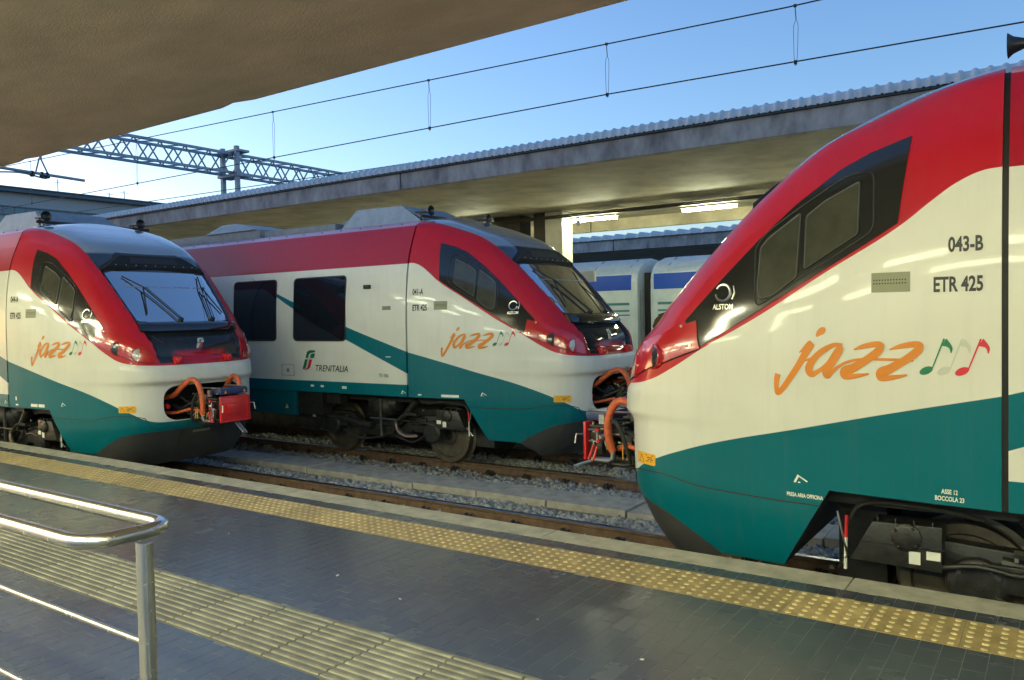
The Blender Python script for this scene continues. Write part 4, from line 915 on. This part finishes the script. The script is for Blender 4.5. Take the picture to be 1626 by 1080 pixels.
# ------------------------------------------------------------------ coaches behind
def coach(x0, x1, label):
    t = empty('coach', ((x0 + x1) / 2, 21.4, 0)); tag(t, label, 'coach', 'blue and white coaches on the far track'); h = (x1 - x0) / 2
    zs = [.9, 1.2, 2.6, 3.0, 3.16, 3.36, 3.5, 3.6, 3.64]; ys = [1.28, 1.3, 1.3, 1.29, 1.25, 1.08, .82, .45, 0]
    ring = [(-y, z) for y, z in zip(ys, zs)] + [(y, z) for y, z in zip(ys[-2::-1], zs[-2::-1])]; n = len(ring); mb = MB(); vs = []
    for q, sc in ((-h, .93), (-h + .12, 1), (h - .12, 1), (h, .93)): vs += [(q, y * sc, z if sc == 1 else .9 + (z - .9) * .985) for y, z in ring]
    for r_ in range(3):
        for i in range(n): j = (i + 1) % n; zz = max(ring[i][1], ring[j][1]); mb.f.append((r_*n+i, r_*n+j, (r_+1)*n+j, (r_+1)*n+i)); mb.mi.append(1 if min(ring[i][1], ring[j][1]) >= 3.15 else 0)
    mb.f += [tuple(range(n)), tuple(range(4*n-1, 3*n-1, -1))]; mb.mi += [0, 0]; mb.v = vs
    mb.build('coach_body', [M['coachw'], M['coachroof']], t, smooth=30)
    MB().box((-h + .14, -1.306, 2.71), (h - .14, -1.2, 3.13)).build('blue_band', M['coachb'], t, smooth=0)
    for z0, z1, m in ((2.29, 2.36, 'coacht'), (2.11, 2.16, 'coacht'), (2.0, 2.03, 'coachb')): MB().box((-h + .25, -1.304, z0), (h - .2, -1.2, z1)).build('side_stripe', M[m], t, smooth=0)
    mb = MB()
    for x in np.arange(-h + .5, h, 1.1): mb.tube([(x, -1.1, 3.35), (x + .02, -.6, 3.585)], .012, 5)
    mb.build('roof_rib', M['bdark'], t)
    MB().box((-h + .4, -1.1, .35), (h - .4, 1.1, .89)).build('underframe', M['dark'], t, smooth=0)
    for sx in (-1, 1):
        MB().box((sx*(h - .02), -.75, 1.0), (sx*(h + .16), .75, 3.2)).build('gangway', M['rubber'], t, smooth=0, bevel=.03)
        mb = MB()
        for y in (-1.05, 1.05): mb.tube([(sx*(h - .02), y, 1.0), (sx*(h + .05), y, 1.05), (sx*(h + .05), y, 2.7)], .02, 6)
        mb.build('end_handrail', M['galv'], t)
        mb = MB()
        for k in (-1.2, 1.2):
            for y in (-.62, .62): mb.lathe((sx*(h - 3) + k, y, .4), (0, 1, 0), [(.06, -.06), (.38, -.06), (.4, .06), (.06, .06)], 20)
        mb.build('wheelset', M['wheel'], t)
coach(-27, -9.75, 'blue and white coach on the far track behind the middle train')
coach(-9.35, 9, 'blue and white coach on the far track, half hidden by the right train')
# pale notice box on the far platform behind the middle train
sg_ = empty('notice_board', (-8.75, 15.6, PZ)); tag(sg_, 'pale notice board on the far platform behind the windscreen of 041-A', 'sign')
MB().cbox((0, 0, 2.36), (.42, .08, .24)).build('board', M['label'], sg_, smooth=0, bevel=.01); MB().cyl((0, .06, 0), (0, .06, 2.3), .03, 10).build('sign_post', M['galv'], sg_)
sg_ = empty('notice_board', (-8.0, 14.6, PZ)); tag(sg_, 'framed pale panel on the far platform right of the 041-A nose', 'sign')
MB().cbox((0, 0, 1.72), (.24, .05, .34)).build('board', M['seal'], sg_, smooth=0, bevel=.02); MB().cyl((0, .04, 0), (0, .04, 1.6), .03, 10).build('sign_post', M['galv'], sg_)

# ------------------------------------------------------------------ overhead line
def wire(name, P, r, label): return tag(MB().tube(P, r, 6).build(name, M['wire'], None), label, 'wire')
mz = lambda x: 5.60 + .0031 * (x + 1.5) ** 2 * 0 + (.028 * max(0, -x - 2.6) + .0) 
XS = np.linspace(-26, 6, 60)
wire('contact_wire', [(-26, 9.66, 5.12), (-12, 9.60, 5.04), (-5, 9.58, 5.0), (0, 9.56, 4.90), (6, 9.52, 4.84)], .0085, 'lower overhead wire above the middle track')
wire('messenger_wire', [(x, 9.6, mz(x)) for x in XS], .0085, 'upper overhead wire carrying the droppers above the middle track')
cz = lambda x: np.interp(x, [-26, -12, -5, 0, 6], [5.12, 5.04, 5.0, 4.90, 4.84])
for i, x in enumerate((-2.58, -5.03, -8.13, -11.83, -16.3, -21)):
    d = empty('wire_dropper', (x, 9.6, 5)); z0, z1 = float(cz(x)) - 5, mz(x) - 5
    MB().tube([(0,0,z1),(.01,0,z1 - .16)], .006, 5).tube(catmull([(.01,0,z1-.16),(-.016,0,z1-.22),(-.02,0,(z0+z1)/2),(-.012,0,z0),(.015,0,z0),(.03,0,(z0+z1)/2),(.03,0,z1-.22),(.01,0,z1-.16)], 4), .003, 4).build('dropper_loop', M['wire'], d)
    MB().cbox((0, 0, z0), (.03, .03, .045)).cbox((0, 0, z1), (.03, .03, .03)).build('clamp', M['wire'], d, smooth=0)
    tag(d, ['first wire dropper from the right', 'second wire dropper from the right', 'third wire dropper from the right', 'fourth wire dropper from the right, left of the canopy fascia', 'dropper by the truss gantry', 'leftmost wire dropper under the truss'][i], 'dropper', 'droppers between the overhead wires')
wire('feeder_wire', [(-60, 13.2, 6.3), (-26, 13.0, 5.6), (-5, 12.6, 5.2)], .01, 'faint overhead wire rising behind the far canopy')
# lattice gantry
gx = -26.0; gt = empty('gantry', (gx, 19.05, 0)); tag(gt, 'blue-grey lattice gantry spanning the tracks above the far canopy', 'gantry')
z0, z1 = 7.62, 8.32; ya_, yb_ = 6.0, 31.0; ch = MB(); dg_ = MB()
for dx in (-.35, .35):
    for z in (z0, z1): ch.cbox((dx, (ya_ + yb_) / 2 - 19.05, z), (.09, yb_ - ya_, .09))
ch.build('truss_chord', M['galv'], gt, smooth=0)
y = ya_; step = .95; k = 0
while y < yb_ - step:
    for dx in (-.35, .35):
        dg_.tube([(dx, y - 19.05, z0), (dx, y + step / 2 - 19.05, z1)], .03, 4); dg_.tube([(dx, y + step / 2 - 19.05, z1), (dx, y + step - 19.05, z0)], .03, 4)
    for z in (z0, z1): dg_.tube([(-.35, y - 19.05, z), (.35, y + step / 2 - 19.05, z)], .025, 4)
    y += step
tag(dg_.build('lattice_bars', M['galv'], gt, smooth=0), kind='stuff')
for dx in (-.3, .55):
    for dy in (-.12,): MB().cbox((dx, dy, 4.3), (.15, .15, 8.6)).build('gantry_post', M['galv'], gt, smooth=0, bevel=.01)
MB().cbox((.12, .05, 7.52), (1.2, .6, .1)).build('post_bracket', M['galv'], gt, smooth=0); MB().cbox((.12, .05, 8.43), (1.2, .55, .08)).build('post_bracket', M['galv'], gt, smooth=0)
# registration arm
ra = empty('registration_arm', (-20, 9.4, 5.65)); tag(ra, 'horizontal wire support tube with insulator under the near canopy edge', 'wire support')
MB().tube([(0,-2.5,.09),(0,1.0,-.02)], .035, 8).build('support_tube', M['galv'], ra); MB().tube([(0,-.15,.0),(0,-.05,.38)], .018, 6).tube([(0,.15,.0),(0,-.02,.38)], .018, 6).tube([(0,-.02,.35),(0,-.02,2.2)], .03, 6).build('hanger', M['galv'], ra)
MB().tube(catmull([(0,-2.2,-.25),(0,-1.2,-.1),(0,-.5,-.02),(0,0,-.08),(0,.1,-.08)], 5), .02, 6).build('steady_arm', M['galv'], ra)
mb = MB()
for y in (-.22, .0, .12): mb.lathe((0, y, -.08), (0, 0, 1), [(.03, 0), (.06, .02), (.06, .05), (.03, .08), (.055, .1), (.03, .14)], 10)
mb.build('insulator', M['hornblk'], ra)

# ------------------------------------------------------------------ station building far behind
bd = empty('station_building', (-80, 32, -.3)); tag(bd, 'long grey station building far behind with a teal window band', 'building')
MB().box((-12, -40, 0), (0, 40, 14.7)).build('wall', M['bwall'], bd, smooth=0)
MB().box((-13, -40.5, 14.6), (.7, 40.5, 14.9)).box((-12.5, -40.2, 15.0), (.4, 40.2, 15.12)).build('roof', M['bdark'], bd, smooth=0)
MB().box((-.2, -40, 12.45), (.12, 40, 12.56)).box((-.2, -40, 13.22), (.12, 40, 13.34)).build('sill', M['bdark'], bd, smooth=0)
wm_ = MB().box((-.1, .04, 12.57), (.06, .96, 13.21)).mesh('window_pane', M['bglass'], smooth=0)
for y in np.arange(-14, 22, 1.0): link('window_pane', wm_, bd, (0, y, 0))
MB().box((-11, -6, 14.9), (-2, 6, 15.5)).build('roof_plant', M['bwall'], bd, smooth=0)
for y, h in ((7.5, 1.6), (14.2, 1.3), (12.6, .9)): MB().cyl((-1, y, 14.9), (-1, y, 14.9 + h), .04, 6).cbox((-1, y, 14.9 + h * .8), (.04, .9, .04)).build('antenna', M['galv'], bd)
